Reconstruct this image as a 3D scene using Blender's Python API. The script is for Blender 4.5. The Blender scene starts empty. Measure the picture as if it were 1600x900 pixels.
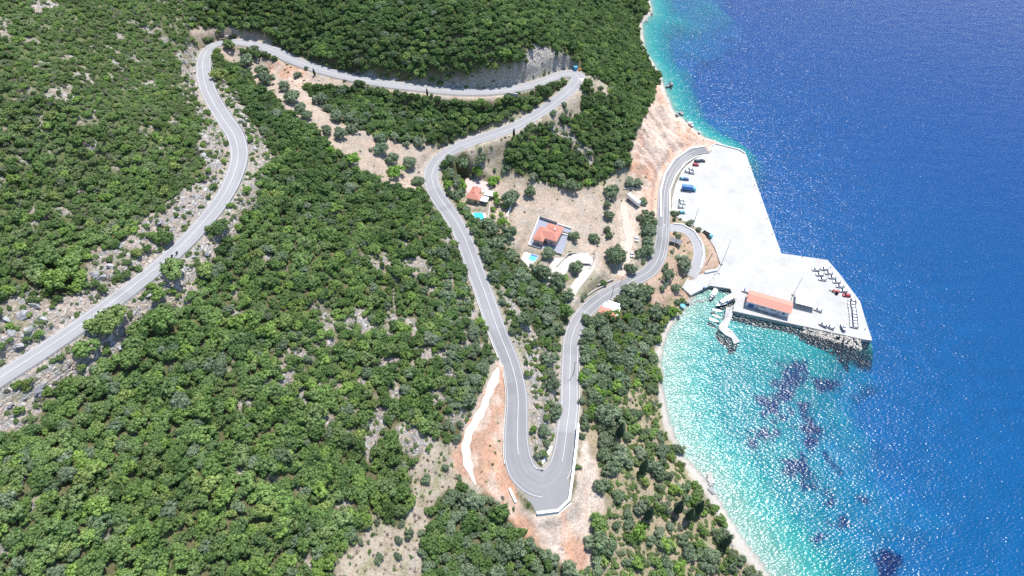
import bpy, bmesh, math, random
import numpy as np
from mathutils import Vector, Matrix
R = math.radians
rng = np.random.default_rng(7); random.seed(7)
S = bpy.context.scene; COL = S.collection
# ------------------------------------------------------------------ camera
F = 937.0; PITCH = R(49.5); CH = 260.0
cam = bpy.data.objects.new('camera', bpy.data.cameras.new('camera')); COL.objects.link(cam)
cam.location = (0, 0, CH); cam.rotation_euler = (R(90)-PITCH, 0, 0)
cam.data.sensor_width = 36; cam.data.lens = 36*F/1600
cam.data.clip_start = 1; cam.data.clip_end = 20000
S.camera = cam
# ------------------------------------------------------------------ light
SUN_EL, SUN_AZ = R(66), R(31)      # azimuth to the right of the view direction (+Y)
w = bpy.data.worlds.new('World'); S.world = w; w.use_nodes = True
nt = w.node_tree; bg = nt.nodes['Background']
sky = nt.nodes.new('ShaderNodeTexSky'); sky.sky_type = 'NISHITA'; sky.sun_disc = False
sky.sun_elevation = SUN_EL; sky.sun_rotation = SUN_AZ; sky.dust_density = 0.3; sky.ozone_density = 1.5
nt.links.new(sky.outputs[0], bg.inputs[0]); bg.inputs[1].default_value = 0.145
sl = bpy.data.lights.new('sun', 'SUN'); sl.energy = 4.0; sl.angle = R(0.55); sl.color = (1, 0.965, 0.91)
so = bpy.data.objects.new('sun', sl); COL.objects.link(so)
sd = Vector((math.sin(SUN_AZ)*math.cos(SUN_EL), math.cos(SUN_AZ)*math.cos(SUN_EL), math.sin(SUN_EL)))
so.rotation_euler = sd.to_track_quat('Z', 'Y').to_euler()
S.view_settings.view_transform = 'Standard'; S.view_settings.look = 'None'
S.view_settings.gamma = 1; S.view_settings.exposure = 0.82
S.view_settings.use_curve_mapping = False
S.cycles.max_bounces = 5; S.cycles.diffuse_bounces = 2; S.cycles.glossy_bounces = 2
S.cycles.transparent_max_bounces = 8; S.cycles.volume_bounces = 0
S.cycles.use_denoising = False      # keeps the glitter on the waves
S.cycles.caustics_reflective = False; S.cycles.caustics_refractive = False
# ------------------------------------------------------------------ calibration: photo point + height -> place
SP, CP = math.sin(PITCH), math.cos(PITCH)
def W(px, py, z=0.0):
    px = np.asarray(px, float); py = np.asarray(py, float); z = np.asarray(z, float)
    u = (px-800)/F; v = (450-py)/F
    up = -SP+v*CP; fw = CP+v*SP
    t = (z-CH)/up
    return np.stack([u*t, fw*t, z+0*t], -1)
def P(x, y, z):
    dz = z-CH
    d = y*CP-dz*SP; v = (y*SP+dz*CP)/d
    return 800+F*x/d, 450-F*v, F/d         # pixel x, pixel y, pixels per metre
def inpoly(x, y, poly):
    poly = np.asarray(poly, float); c = np.zeros(np.shape(x), bool); j = len(poly)-1
    for i in range(len(poly)):
        xi, yi = poly[i]; xj, yj = poly[j]
        if yi != yj:
            c ^= ((yi > y) != (yj > y)) & (x < (xj-xi)*(y-yi)/(yj-yi)+xi)
        j = i
    return c
def hsh(i, j, s):
    n = (i.astype(np.int64)*374761393+j.astype(np.int64)*668265263+s*1442695041) & 0x7fffffff
    n = ((n ^ (n >> 13))*1274126177) & 0x7fffffff
    return ((n ^ (n >> 16)) & 0xffff)/65535.0
def vnoise(x, y, s=0):
    xi = np.floor(x); yi = np.floor(y); fx = x-xi; fy = y-yi
    fx = fx*fx*(3-2*fx); fy = fy*fy*(3-2*fy); xi = xi.astype(int); yi = yi.astype(int)
    a = hsh(xi, yi, s); b = hsh(xi+1, yi, s); c = hsh(xi, yi+1, s); d = hsh(xi+1, yi+1, s)
    return (a*(1-fx)+b*fx)*(1-fy)+(c*(1-fx)+d*fx)*fy
def fbm(x, y, s=0, o=4):
    r = 0*x; a = .5; t = 0
    for k in range(o):
        r = r+a*vnoise(x*2**k+17.3*k, y*2**k-9.1*k, s+k); t += a; a *= .5
    return r/t
def sstep(a, b, x):
    t = np.clip((x-a)/(b-a), 0, 1); return t*t*(3-2*t)
# ------------------------------------------------------------------ roads as 3-D centre lines
def smooth_line(pts, za, zb=None, step=1.5, it=6):
    """pts: photo points; za: list of (index, height) anchors; returns world samples"""
    pts = np.array(pts, float); n = len(pts)
    anc = za if isinstance(za, list) else [(0, za), (n-1, zb)]
    z = np.interp(np.arange(n), [a[0] for a in anc], [a[1] for a in anc])
    for _ in range(it):
        w3 = W(pts[:, 0], pts[:, 1], z)
        L = np.r_[0, np.cumsum(np.hypot(*np.diff(w3[:, :2], axis=0).T))]
        z = np.interp(L, [L[a[0]] for a in anc], [a[1] for a in anc])
    w3 = W(pts[:, 0], pts[:, 1], z)
    q = np.vstack([2*w3[0]-w3[1], w3, 2*w3[-1]-w3[-2]]); out = []; par = []
    for i in range(1, len(q)-2):
        p0, p1, p2, p3 = q[i-1], q[i], q[i+1], q[i+2]
        # centripetal Catmull-Rom
        t1 = np.linalg.norm(p1-p0)**.5+1e-6; t2 = t1+np.linalg.norm(p2-p1)**.5+1e-6; t3 = t2+np.linalg.norm(p3-p2)**.5+1e-6
        m = max(2, int(np.linalg.norm(p2-p1)/.5))
        for k in range(m):
            t = t1+(t2-t1)*k/m
            A1 = (t1-t)/t1*p0+t/t1*p1; A2 = (t2-t)/(t2-t1)*p1+(t-t1)/(t2-t1)*p2; A3 = (t3-t)/(t3-t2)*p2+(t-t2)/(t3-t2)*p3
            B1 = (t2-t)/t2*A1+t/t2*A2; B2 = (t3-t)/(t3-t1)*A2+(t-t1)/(t3-t1)*A3
            out.append((t2-t)/(t2-t1)*B1+(t-t1)/(t2-t1)*B2); par.append(i-1+k/m)
    out.append(w3[-1]); par.append(n-1); out = np.array(out); par = np.array(par)
    k = 7; pad = np.vstack([np.repeat(out[:1], k, 0), out, np.repeat(out[-1:], k, 0)])
    ker = np.ones(2*k+1)/(2*k+1); sm = np.stack([np.convolve(pad[:, c], ker, 'valid') for c in range(3)], 1)
    sm[0] = out[0]; sm[-1] = out[-1]; out = sm
    L = np.r_[0, np.cumsum(np.linalg.norm(np.diff(out, axis=0), axis=1))]
    m = max(3, int(L[-1]/step)); s = np.linspace(0, L[-1], m)
    r = np.stack([np.interp(s, L, out[:, c]) for c in range(3)], 1)
    return r, np.interp(s, L, par)
MAIN = [(1104,233),(1080,238),(1059,254),(1045,276),(1038.5,300),(1037,328),(1036,352),(1034,380),(1027,407),(1013,425),(991,437),
        (966,450),(940,465),(916,485),(901,507),(893,530),(891,566),(890,600),(890,630),(886,665),(882,700),(873,736),
        (848,757),(817,738),(807,700),(807,661),(808,621),(803,588),(793,556),(780,525),(757,460),(741,417),(732,390),(722,366),(706,338),(690,316),(678,296),
        (673,275),(679,257),(698,239),(731,223),(773,209),(807,197),(840,178),(867,159),(887,143),(899,132),(904,121.5),
        (896,115),(882,116),(866,121),(840,131),(800,140),(757,144),(707,143),(667,139),(600,131),(553,122.5),(500,109),
        (460,95),(427,79),(392,69),(358,66),(334,71),(322,84),(318,101),(321,127),(332,155),(350,184),(368,212),(374,243),(366,275),(350,307),
        (316,351),(270,398),(201,454),(133,504),(67,549),(0,592),(-80,646),(-170,704)]
MZ = [(0,2.6),(6,6.8),(10,9.5),(16,15),(22,20),(31,30),(38,38),(47,48),(61,63),(78,84),(80,88)]
road, rpar = smooth_line(MAIN, MZ)
rw = np.interp(rpar, [0,18,20,22,23.2,24.5,27,45,46,47,48,50,62,66,76,80], [8.3,8.3,9,12.5,12,10.5,9,8.5,9.5,11,9.5,8.3,8.5,8.8,8.4,8.4])
side, _ = smooth_line([(1037,356),(1050,356),(1069,357.5),(1083,368),(1092,386),(1093,402),(1088,416),(1077,431)], 6.9, 2.25)
track, _ = smooth_line([(778,574),(768,606),(755,635),(741,662),(730,688),(727,715),(735,738),(744,758)], 27, 21)
drive, _ = smooth_line([(889,470),(896,452),(912,431),(921,416),(916,402),(900,405),(878,418),(862,436),(851,443)], [(0,15.5),(4,18),(8,19)])
lane, _ = smooth_line([(966,444),(971,425),(979,400),(982,375),(977,345),(974,318)], [(0,11),(5,13)])
lane = lane[4:]
coastpx = [(1016,0),(1020,19),(1011,30),(1004,36),(1005,53),(1009,80),(1022,99),(1034,122),(1043,149),(1053,173),(1068,187),(1087,203),(1100,214),(1119,221),
         (1128,226),(1112,240),(1080,262),(1064,300),(1062,335),(1112,358),(1138,395),(1128,436),(1090,457.5),
         (1079,476),(1060,497),(1045,519),(1037,543),(1034,567),(1036,593),(1038,620),(1043,645),(1054,678),(1068,710),(1088,731),(1107,752),(1121,775),(1135,800),(1152,827),(1174,857),(1195,885),(1215,920),(1240,975),(1275,1060)]
coast = W(*np.array(coastpx, float).T, 0)[:, :2]
coastpoly = np.vstack([[[150, 4000]], [[145, 700]], coast, [[coast[-1][0]+10, -400]], [[coast[-1][0]+60, -4000]], [[-4000, -4000]], [[-4000, 4000]]])
coastline = coastpoly[:-2]
QUAYPX = [(1105,236),(1117,224),(1155,233.5),(1165,238.5),(1221,396),(1240,398.5),(1293,406),(1312,428),(1344,471),(1351,495),(1363,532),(1348,530),(1317,523),(1253,509),
          (1145,485.5),(1150,471),(1141,451),(1109,446),(1079,461),(1066,449),(1073,436),(1082,425),(1093,429),(1119,421),(1125.5,411),(1117,387),(1106,370),(1085,357),(1056,341),(1049,333),(1049.5,312),(1055,289),(1067,264),(1088,246)]
QZ = 2.1
quay = W(*np.array(QUAYPX, float).T, QZ)[:, :2]
PADS = [ # photo polygon, height: levelled ground of the house plots
 ([(730,330),(758,329),(762,345),(755,354),(738,343)], 23.9),
 ([(722,276),(766,288),(772,312),(758,323),(728,322),(722,312)], 25.5),
 ([(824,387),(844,392),(841,399),(829,422),(813,404)], 17.7),
 ([(842,339),(895,357),(879,399),(850,391),(824,384)], 19.2),
 ([(952,470),(972,474),(962,492),(935,484)], 12.0)]
HZ = float(road[int(np.searchsorted(rpar, 22)), 2])
PADS.append(([(790,715),(800,747),(812,770),(832,793),(838,806),(873,802),(892,787),(899,750),(890,735),(845,740)], HZ-.12))
PADS = [(W(*np.array(p, float).T, z)[:, :2], z) for p, z in PADS]
# ------------------------------------------------------------------ terrain
ctrl = []
for i in range(0, len(road), 12): ctrl.append(road[i])
ctrl.append(road[-1])
for c in coast[::2]: ctrl.append([c[0], c[1], 0.2])
hills = [(0,0,125),(150,0,103),(250,25,88),(200,150,94),(100,150,110),(0,150,116),(100,300,93),(0,300,105),(0,440,93),(300,0,80),(400,0,80),(500,0,80),(650,0,82),(800,0,80),(860,30,64),(900,40,52),(960,60,28),(985,110,22),(990,160,18),
 (700,100,66),(760,100,66),(800,92,66),(838,68,66),(872,78,60),(897,92,54),(560,85,68),(600,40,76),(560,200,56),(640,250,42),(450,150,63),(500,210,60),(600,300,45),(560,260,53),
 (1014,148,27),(1002,195,28),(992,245,24),(990,280,17),(960,200,30),(900,230,32),(850,220,36),(800,245,35),
 (500,400,58),(400,400,68),(600,450,44),(690,450,35),(400,550,61),(550,600,42),(700,600,30),(200,650,70),(0,750,84),(0,900,80),(200,900,62),(400,900,45),(600,900,29),(750,900,19),(400,750,53),(600,750,33),(730,780,20.5),(850,900,13),(950,900,9.5),(1050,900,6),
 (0,1050,72),(300,1050,50),(600,1050,27),(900,1050,10),(1100,1050,4),(-150,900,92),(-150,400,115),(-150,100,135),
 (850,850,16),(930,780,15),(960,700,12.5),(1000,640,8),(1020,760,8),(1100,850,5),(960,600,12),(990,540,9),(1010,480,8),
 (850,500,22),(850,600,21),(845,680,20.5),(820,440,25),(760,370,27),(870,460,18),(800,320,23.5),(780,270,28),(850,310,21),(900,310,19),(950,310,16),(940,360,15.5),(980,350,13),(1005,330,12),(1005,305,13),(920,400,16),(950,420,13.5),(740,300,26),(850,370,19.5),(960,280,17),
 (1036,268,6),(1048,228,7),(1030,180,17),(1070,210,3.5),(1020,312,8),(1060,390,5),(1040,440,5.5),(1040,480,3.5),(1060,450,3.5)]
for h in hills: ctrl.append(W(*h))
for x, y, z in [(-200,560,95),(0,560,85),(90,640,40),(-300,520,105),(-330,650,110),(0,700,90),(110,560,16),(60,500,40)]: ctrl.append([x, y, z])
ctrl = np.array(ctrl, float)
def U(r2): return np.where(r2 > 0, r2*np.log(r2+1e-9), 0)*.5
C2 = ctrl[:, :2]/100; n = len(C2)
K = U(((C2[:, None]-C2[None])**2).sum(-1))+np.eye(n)*.004
Pm = np.c_[np.ones(n), C2]; A = np.block([[K, Pm], [Pm.T, np.zeros((3, 3))]])
sol = np.linalg.solve(A, np.r_[ctrl[:, 2], 0, 0, 0])
def tps(x, y):
    x = np.clip(x, -340, 300)/100; y = np.clip(y, -20, 660)/100; r = sol[n]+sol[n+1]*x+sol[n+2]*y
    for k in range(n): r = r+sol[k]*U((x-C2[k, 0])**2+(y-C2[k, 1])**2)
    return r
STEP = 1.25
gx = np.arange(-340, 262, STEP); gy = np.arange(-20, 662, STEP)
GX, GY = np.meshgrid(gx, gy)
def coastdist(x, y):
    d = np.full(x.shape, 1e9)
    for a, b in zip(coastline[:-1], coastline[1:]):
        e = b-a; t = np.clip(((x-a[0])*e[0]+(y-a[1])*e[1])/(e@e), 0, 1)
        d = np.minimum(d, np.hypot(x-a[0]-t*e[0], y-a[1]-t*e[1]))
    return np.where(inpoly(x, y, coastpoly), d, -d)
DEEP = [(1060,550,1.5),(1100,600,3),(1150,600,4),(1180,520,4.5),(1250,580,6),(1350,570,9),(1200,700,4),(1250,800,4.5),(1210,860,2.5),(1300,900,5),(1350,700,7.5),(1400,800,8),(1450,700,13),(1500,850,11),(1600,900,15),(1400,600,15),(1500,600,22),(1600,700,24),(1420,500,18),(1400,430,20),
 (1240,380,8),(1310,380,16),(1220,300,13),(1190,240,10),(1270,250,22),(1600,300,28),(1500,0,28),(1060,100,5),(1095,150,12),(1080,50,8),(1150,100,18),(1200,0,17),(1110,0,6),(1045,20,3),(1075,192,3.5),(1120,200,8),(1300,100,26),(1600,500,26),(1400,300,26),(1350,900,6),(1450,900,10),(1130,480,3),(1100,490,2.5),(1280,520,2),(1150,496,.5),(1200,507,.5),(1240,517,.5),(1310,535,2),(1120,480,1.2),(1600,1100,18),(1350,1050,6)]
DW = np.array([W(a, b, 0) for a, b, c in DEEP])[:, :2]; DD = np.array([c for a, b, c in DEEP], float)
def depth(x, y, d):
    num = 0*x; den = 0*x
    for (a, b), c in zip(DW, DD):
        k = 1/((x-a)**2+(y-b)**2+120)**1.4; num = num+k*c; den = den+k
    dd = num/den
    dd = dd*(.72+.56*fbm(x/24, y/24, 51))
    dd = np.where(y > 1200, 13, dd)
    dd = np.minimum(dd*1.85, 21)
    nf = sstep(270, 330, y)*2.0+1
    return np.minimum(dd, .1+(-d)*.10*nf+np.maximum(-d-10, 0)*.14+np.maximum(-d-24, 0)*.35)
H = tps(GX, GY); CD = coastdist(GX, GY)
LAND = CD > 0
H = np.where(LAND, np.maximum(H, .12+.05*CD+.0*H), 0)
H = np.where(LAND, np.minimum(H, .35+.17*CD+np.maximum(CD-9, 0)*.8), H)
H = H+np.where(LAND, (fbm(GX/9, GY/9, 3)-.5)*2.0*sstep(6, 20, CD)+(fbm(GX/3, GY/3, 9)-.5)*.5*sstep(3, 9, CD), 0)
# ------------------------------------------------------------------ cut and fill along the roads
RD = np.full(H.shape, 1e9); RZ = np.zeros(H.shape); RH = np.zeros(H.shape)
def stamp(line, half):
    half = np.broadcast_to(half, (len(line),))
    for (x, y, z), h in zip(line, half):
        i0, i1 = np.searchsorted(gx, [x-22, x+22]); j0, j1 = np.searchsorted(gy, [y-22, y+22])
        sx = slice(j0, j1), slice(i0, i1)
        d = np.hypot(GX[sx]-x, GY[sx]-y)-h; m = d < RD[sx]
        RD[sx] = np.where(m, d, RD[sx]); RZ[sx] = np.where(m, z, RZ[sx])
stamp(road, rw/2); stamp(side, 3.6); stamp(track, 2.6); stamp(drive, 3.2); stamp(lane, 2.5)
def carve(H):
    up = H > RZ
    bl = np.where(up, 1-sstep(1.6, 5.0, RD), 1-sstep(2.0, 9.5, RD))
    return np.where(LAND & (RD < 22), H*(1-bl)+(RZ-.14)*bl, H)
# ------------------------------------------------------------------ ground cover classes, outlined on the photo's own ground
PX, PY, PS = P(GX, GY, carve(H))
wx = PX+(fbm(GX/5, GY/5, 21)-.5)*16; wy = PY+(fbm(GX/5, GY/5, 31)-.5)*12
FOREST, SCRUB, SOIL, ROCK, RED, PALE, CLIFF, DRY, COASTMIX, BEACH, BROWN, GREYF = range(12)
REG = [
 (SCRUB, [(-200,-200),(300,-50),(300,60),(318,100),(312,170),(325,230),(300,300),(235,330),(120,390),(-200,520)]),
 (SOIL, [(343,74),(400,84),(440,98),(500,118),(553,130),(560,140),(478,138),(520,180),(560,206),(640,224),(700,228),(672,250),(658,290),(640,306),(615,292),(560,268),(540,247),(500,208),(450,172),(400,132),(378,108),(352,92)]),
 (RED, [(410,95),(450,100),(480,112),(478,132),(455,130),(425,112)]),
 (ROCK, [(345,120),(362,130),(385,165),(398,195),(427,228),(430,252),(405,290),(388,330),(368,362),(345,392),(318,432),(300,470),(285,490),(245,478),(215,520),(190,545),(150,575),(120,600),(85,622),(40,668),(-80,690),(-80,640),(0,600),(66,560),(150,500),(270,405),(330,345),(365,300),(385,262),(388,235),(375,195),(352,150)]),
 (ROCK, [(-60,610),(-60,540),(0,480),(50,442),(78,475),(110,462),(135,440),(145,388),(185,385),(215,350),(235,332),(270,312),(300,292),(322,262),(306,225),(322,195),(336,170),(380,240),(345,300),(290,360),(240,412),(190,452),(120,502),(60,547),(0,600)]),
 (ROCK, [(276,85),(303,60),(314,92),(308,130),(316,160),(336,205),(318,205),(300,165),(283,120)]),
 (SOIL, [(296,44),(345,44),(385,48),(430,66),(425,78),(392,64),(350,58),(320,66),(310,72)]),
 (SOIL, [(640,140),(760,148),(812,143),(800,156),(770,160),(700,156),(640,152),(600,142)]),
 (GREYF, [(560,112),(640,128),(723,128),(773,112),(807,105),(838,70),(868,78),(897,97),(903,108),(885,110),(857,116),(807,134),(773,138),(700,137),(640,133),(560,120)]),
 (DRY, [(600,224),(680,232),(740,206),(815,176),(870,160),(905,132),(915,148),(908,176),(880,190),(830,196),(800,215),(788,250),(800,270),(868,292),(930,292),(970,262),(988,268),(1012,290),(1036,300),(1036,350),(1028,400),(1005,425),(980,432),(900,470),(880,452),(845,447),(812,400),(790,385),(768,352),(715,306),(684,285),(686,262),(700,240)]),
 (SOIL, [(770,282),(860,296),(930,296),(960,285),(985,320),(975,370),(940,420),(905,400),(890,360),(843,338),(820,385),(800,380),(780,350),(760,330)]),
 (PALE, [(722,274),(768,286),(760,300),(740,297),(722,296)]),
 (PALE, [(975,303),(1003,318),(1000,345),(994,380),(985,415),(975,432),(962,440),(968,405),(972,370),(968,330)]),
 (FOREST, [(800,236),(822,224),(850,206),(870,196),(900,206),(922,232),(945,262),(948,280),(905,296),(872,288),(830,272),(790,256)]),
 (FOREST, [(700,240),(728,233),(735,262),(722,276),(725,300),(700,290),(690,268)]),
 (ROCK, [(858,196),(876,190),(900,212),(938,262),(925,262),(896,228),(868,210)]),
 (DRY, [(912,118),(930,116),(952,140),(948,152),(934,150),(920,134)]),
 (CLIFF, [(1026,134),(1036,138),(1046,152),(1047,172),(1068,189),(1090,206),(1102,218),(1122,223),(1100,232),(1080,234),(1060,245),(1045,268),(1037,290),(1032,330),(1020,345),(1006,335),(996,300),(984,278),(986,240),(994,212),(1003,190),(1018,160)]),
 (RED, [(984,250),(1012,258),(1020,285),(1000,290),(985,276)]),
 (ROCK, [(776,430),(795,458),(812,492),(836,520),(860,545),(880,556),(886,600),(875,672),(845,735),(829,704),(830,650),(826,598),(812,545),(795,500)]),
 (DRY, [(640,735),(680,690),(716,690),(748,758),(712,766),(690,770),(678,786),(668,813),(663,850),(668,910),(510,910),(540,866),(572,832),(586,800),(608,817),(626,828),(640,800)]),
 (RED, [(788,560),(795,600),(792,650),(792,700),(798,742),(815,790),(832,812),(868,850),(840,862),(812,830),(790,800),(752,766),(715,742),(706,712),(727,668),(750,620),(768,580),(775,560)]),
 (PALE, [(800,775),(830,806),(890,795),(905,740),(908,668),(938,676),(934,740),(952,800),(930,815),(918,842),(938,885),(905,900),(872,880),(850,850),(826,822)]),
 (RED, [(872,850),(905,835),(932,862),(935,890),(905,898)]),
 (COASTMIX, [(905,660),(935,640),(1000,600),(1040,640),(1060,690),(1085,735),(1105,790),(1130,830),(1165,880),(1200,1000),(930,1000),(940,890),(922,842),(935,815),(955,800),(936,740)]),
 (BROWN, [(1000,432),(1036,396),(1044,352),(1040,340),(1056,341),(1085,357),(1106,370),(1117,387),(1125,411),(1119,421),(1094,428),(1080,436),(1066,449),(1080,461),(1050,490),(1020,478),(1010,450)]),
]
CLS = np.full(H.shape, FOREST, int)
for c, poly in REG: CLS[inpoly(wx, wy, poly)] = c
ELL = [(70,10,24,9,1),(5,45,10,15,0),(132,122,15,9,0),(98,145,22,12,1),(240,130,13,6,0),(145,235,8,12,0),(125,190,9,8,0),(233,200,14,8,0),(190,57,8,5,0),(260,60,8,4,0),(215,92,6,5,0),(60,105,8,5,0),(150,180,6,8,0),(270,190,9,8,0),(30,155,6,5,0),(75,240,6,4,0),
 (652,410,26,8,1),(615,490,9,16,0),(645,512,14,14,1),(738,490,11,8,1),(690,555,16,10,0),(520,545,10,11,0),(455,577,14,7,0),(627,566,26,9,1),(572,600,10,9,0),(640,685,24,26,0),(590,690,16,16,0),(215,682,10,5,0),(240,697,13,6,0),(286,694,8,5,0),(335,746,15,6,0),(175,838,13,8,0),(235,862,7,5,0),(535,790,9,12,0),(485,885,12,14,0),(680,420,9,9,0),(700,440,10,8,0),(745,420,6,12,0),(712,520,9,7,0),(430,755,7,4,0),(475,760,7,7,0),(500,470,5,6,0),(390,410,5,5,0),(612,600,10,8,0),(705,650,8,10,0),(520,600,12,7,0),(500,600,9,5,0),(555,640,6,5,0),(10,200,6,5,0),(700,378,8,6,0)]
for ex, ey, ea, eb, big in ELL:
    q = ((wx-ex)/ea)**2+((wy-ey)/eb)**2 < 1
    CLS[q & ((CLS == FOREST) | (CLS == SCRUB))] = ROCK
q = (CLS == FOREST) & inpoly(PX, PY, [(540,380),(700,360),(775,540),(770,640),(640,740),(560,720),(430,600),(470,480)]) & (fbm(GX/7, GY/7, 77) > .63)
CLS[q] = ROCK
CLS[(CLS == SCRUB) & (fbm(GX/6, GY/6, 78) > .735)] = ROCK
CLS[(CLS == FOREST) & (PX < 560) & (PY > 330) & (fbm(GX/6, GY/6, 79) > .735)] = ROCK
CLS[LAND & (CD < .6+4.5*fbm(GX/9, GY/9, 61)+2.5*sstep(150, 90, GY)) & (GY < W(1080,463,0)[1])] = BEACH
CLS[LAND & (CD < 3.5) & (GY > W(1100,214,0)[1])] = BEACH
q = LAND & (CLS == FOREST) & (PX > 1095) & (PY > 205) & (PY < 460); CLS[q] = BROWN; CLS[q & (PY < 262)] = PALE
CLS[~LAND] = BEACH
CLS0 = CLS.copy()
# rock relief
rk = np.isin(CLS, [ROCK, CLIFF, GREYF]); rkf = rk.astype(float)
for _ in range(2): rkf = (rkf+np.roll(rkf, 1, 0)+np.roll(rkf, -1, 0)+np.roll(rkf, 1, 1)+np.roll(rkf, -1, 1))/5
rid = 1-np.abs(2*fbm(GX/6, GY/6, 41)-1)
H = H+np.where(LAND, rkf*(rid-.75)*3.2*sstep(1, 8, CD), 0)
ca_, sa_ = math.cos(R(-35)), math.sin(R(-35)); al = GX*ca_+GY*sa_; ac = -GX*sa_+GY*ca_
ck = blurk = (CLS == CLIFF).astype(float)
for _ in range(3): ck = (ck+np.roll(ck, 1, 0)+np.roll(ck, -1, 0)+np.roll(ck, 1, 1)+np.roll(ck, -1, 1))/5
H = H+ck*((1-np.abs(2*fbm(al/20, ac/5.5, 201)-1))-.7)*7*sstep(0, 8, CD)+ck*(fbm(GX/3, GY/3, 205)-.5)*2.2*sstep(0, 5, CD)
H = carve(H)
def edged(x, y, poly):
    d = np.full(x.shape, 1e9); poly = np.asarray(poly)
    for a, b in zip(poly, np.roll(poly, -1, 0)):
        e = b-a; t = np.clip(((x-a[0])*e[0]+(y-a[1])*e[1])/(e@e+1e-9), 0, 1)
        d = np.minimum(d, np.hypot(x-a[0]-t*e[0], y-a[1]-t*e[1]))
    return np.where(inpoly(x, y, poly), -d, d)
PADD = np.full(H.shape, 1e9)
for poly, z in PADS:
    d = edged(GX, GY, poly); PADD = np.minimum(PADD, d)
    b = (1-sstep(1.0, 5, d))*sstep(.5, 2.5, RD); H = H*(1-b)+(z-.1)*b
QD = edged(GX, GY, quay)
H = np.where((QD < 0.6) & (RD > 0), np.minimum(H, 1.4), H)
H = np.where((QD < 1.5) & (QD > -1.5) & LAND & (RD > 1), np.minimum(H, 2.0), H)
SB = -depth(GX, GY, CD)
SB = np.maximum(SB, -(2.0+1.0*np.maximum(QD, 0)+.08*np.maximum(QD, 0)**2)-40*(1-sstep(186, 212, GY)))
SB = np.where(GY < 212, np.maximum(SB, -(.5+.95*np.maximum(QD, 0)+.14*np.maximum(QD, 0)**2)), SB)
H = np.where(LAND, np.clip(H, .1, 150), SB)
PX, PY, PS = P(GX, GY, H)
NOVEG = np.zeros(H.shape, bool)
for poly in ([(788,700),(795,745),(808,770),(828,795),(838,808),(874,804),(895,788),(906,750),(912,668),(938,676),(934,740),(945,790),(925,812),(918,842),(930,880),(905,895),(880,880),(850,850),(826,822),(806,790),(790,760)],
             [(722,300),(745,312),(760,322),(764,345),(756,352),(738,345),(728,330)], [(822,386),(845,392),(842,402),(829,424),(810,404)]):
    NOVEG |= inpoly(PX, PY, poly)
def ground(x, y):
    fx = (np.asarray(x, float)-gx[0])/STEP; fy = (np.asarray(y, float)-gy[0])/STEP
    i = np.clip(fx.astype(int), 0, len(gx)-2); j = np.clip(fy.astype(int), 0, len(gy)-2)
    a = np.clip(fx-i, 0, 1); b = np.clip(fy-j, 0, 1)
    return (H[j, i]*(1-a)+H[j, i+1]*a)*(1-b)+(H[j+1, i]*(1-a)+H[j+1, i+1]*a)*b
def cell(arr, x, y):
    i = np.clip(np.rint((np.asarray(x)-gx[0])/STEP).astype(int), 0, len(gx)-1); j = np.clip(np.rint((np.asarray(y)-gy[0])/STEP).astype(int), 0, len(gy)-1)
    return arr[j, i]
def GP(px, py):
    """where the sight line through a photo point meets the ground"""
    z = 20.0
    lo = None
    for t in np.arange(120, 0, -0.5):
        q = W(px, py, t); g = float(ground(q[0], q[1]))
        if g >= t: z = t; break
    else: z = 0
    q = W(px, py, z+.25); return float(q[0]), float(q[1]), float(ground(q[0], q[1]))
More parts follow.
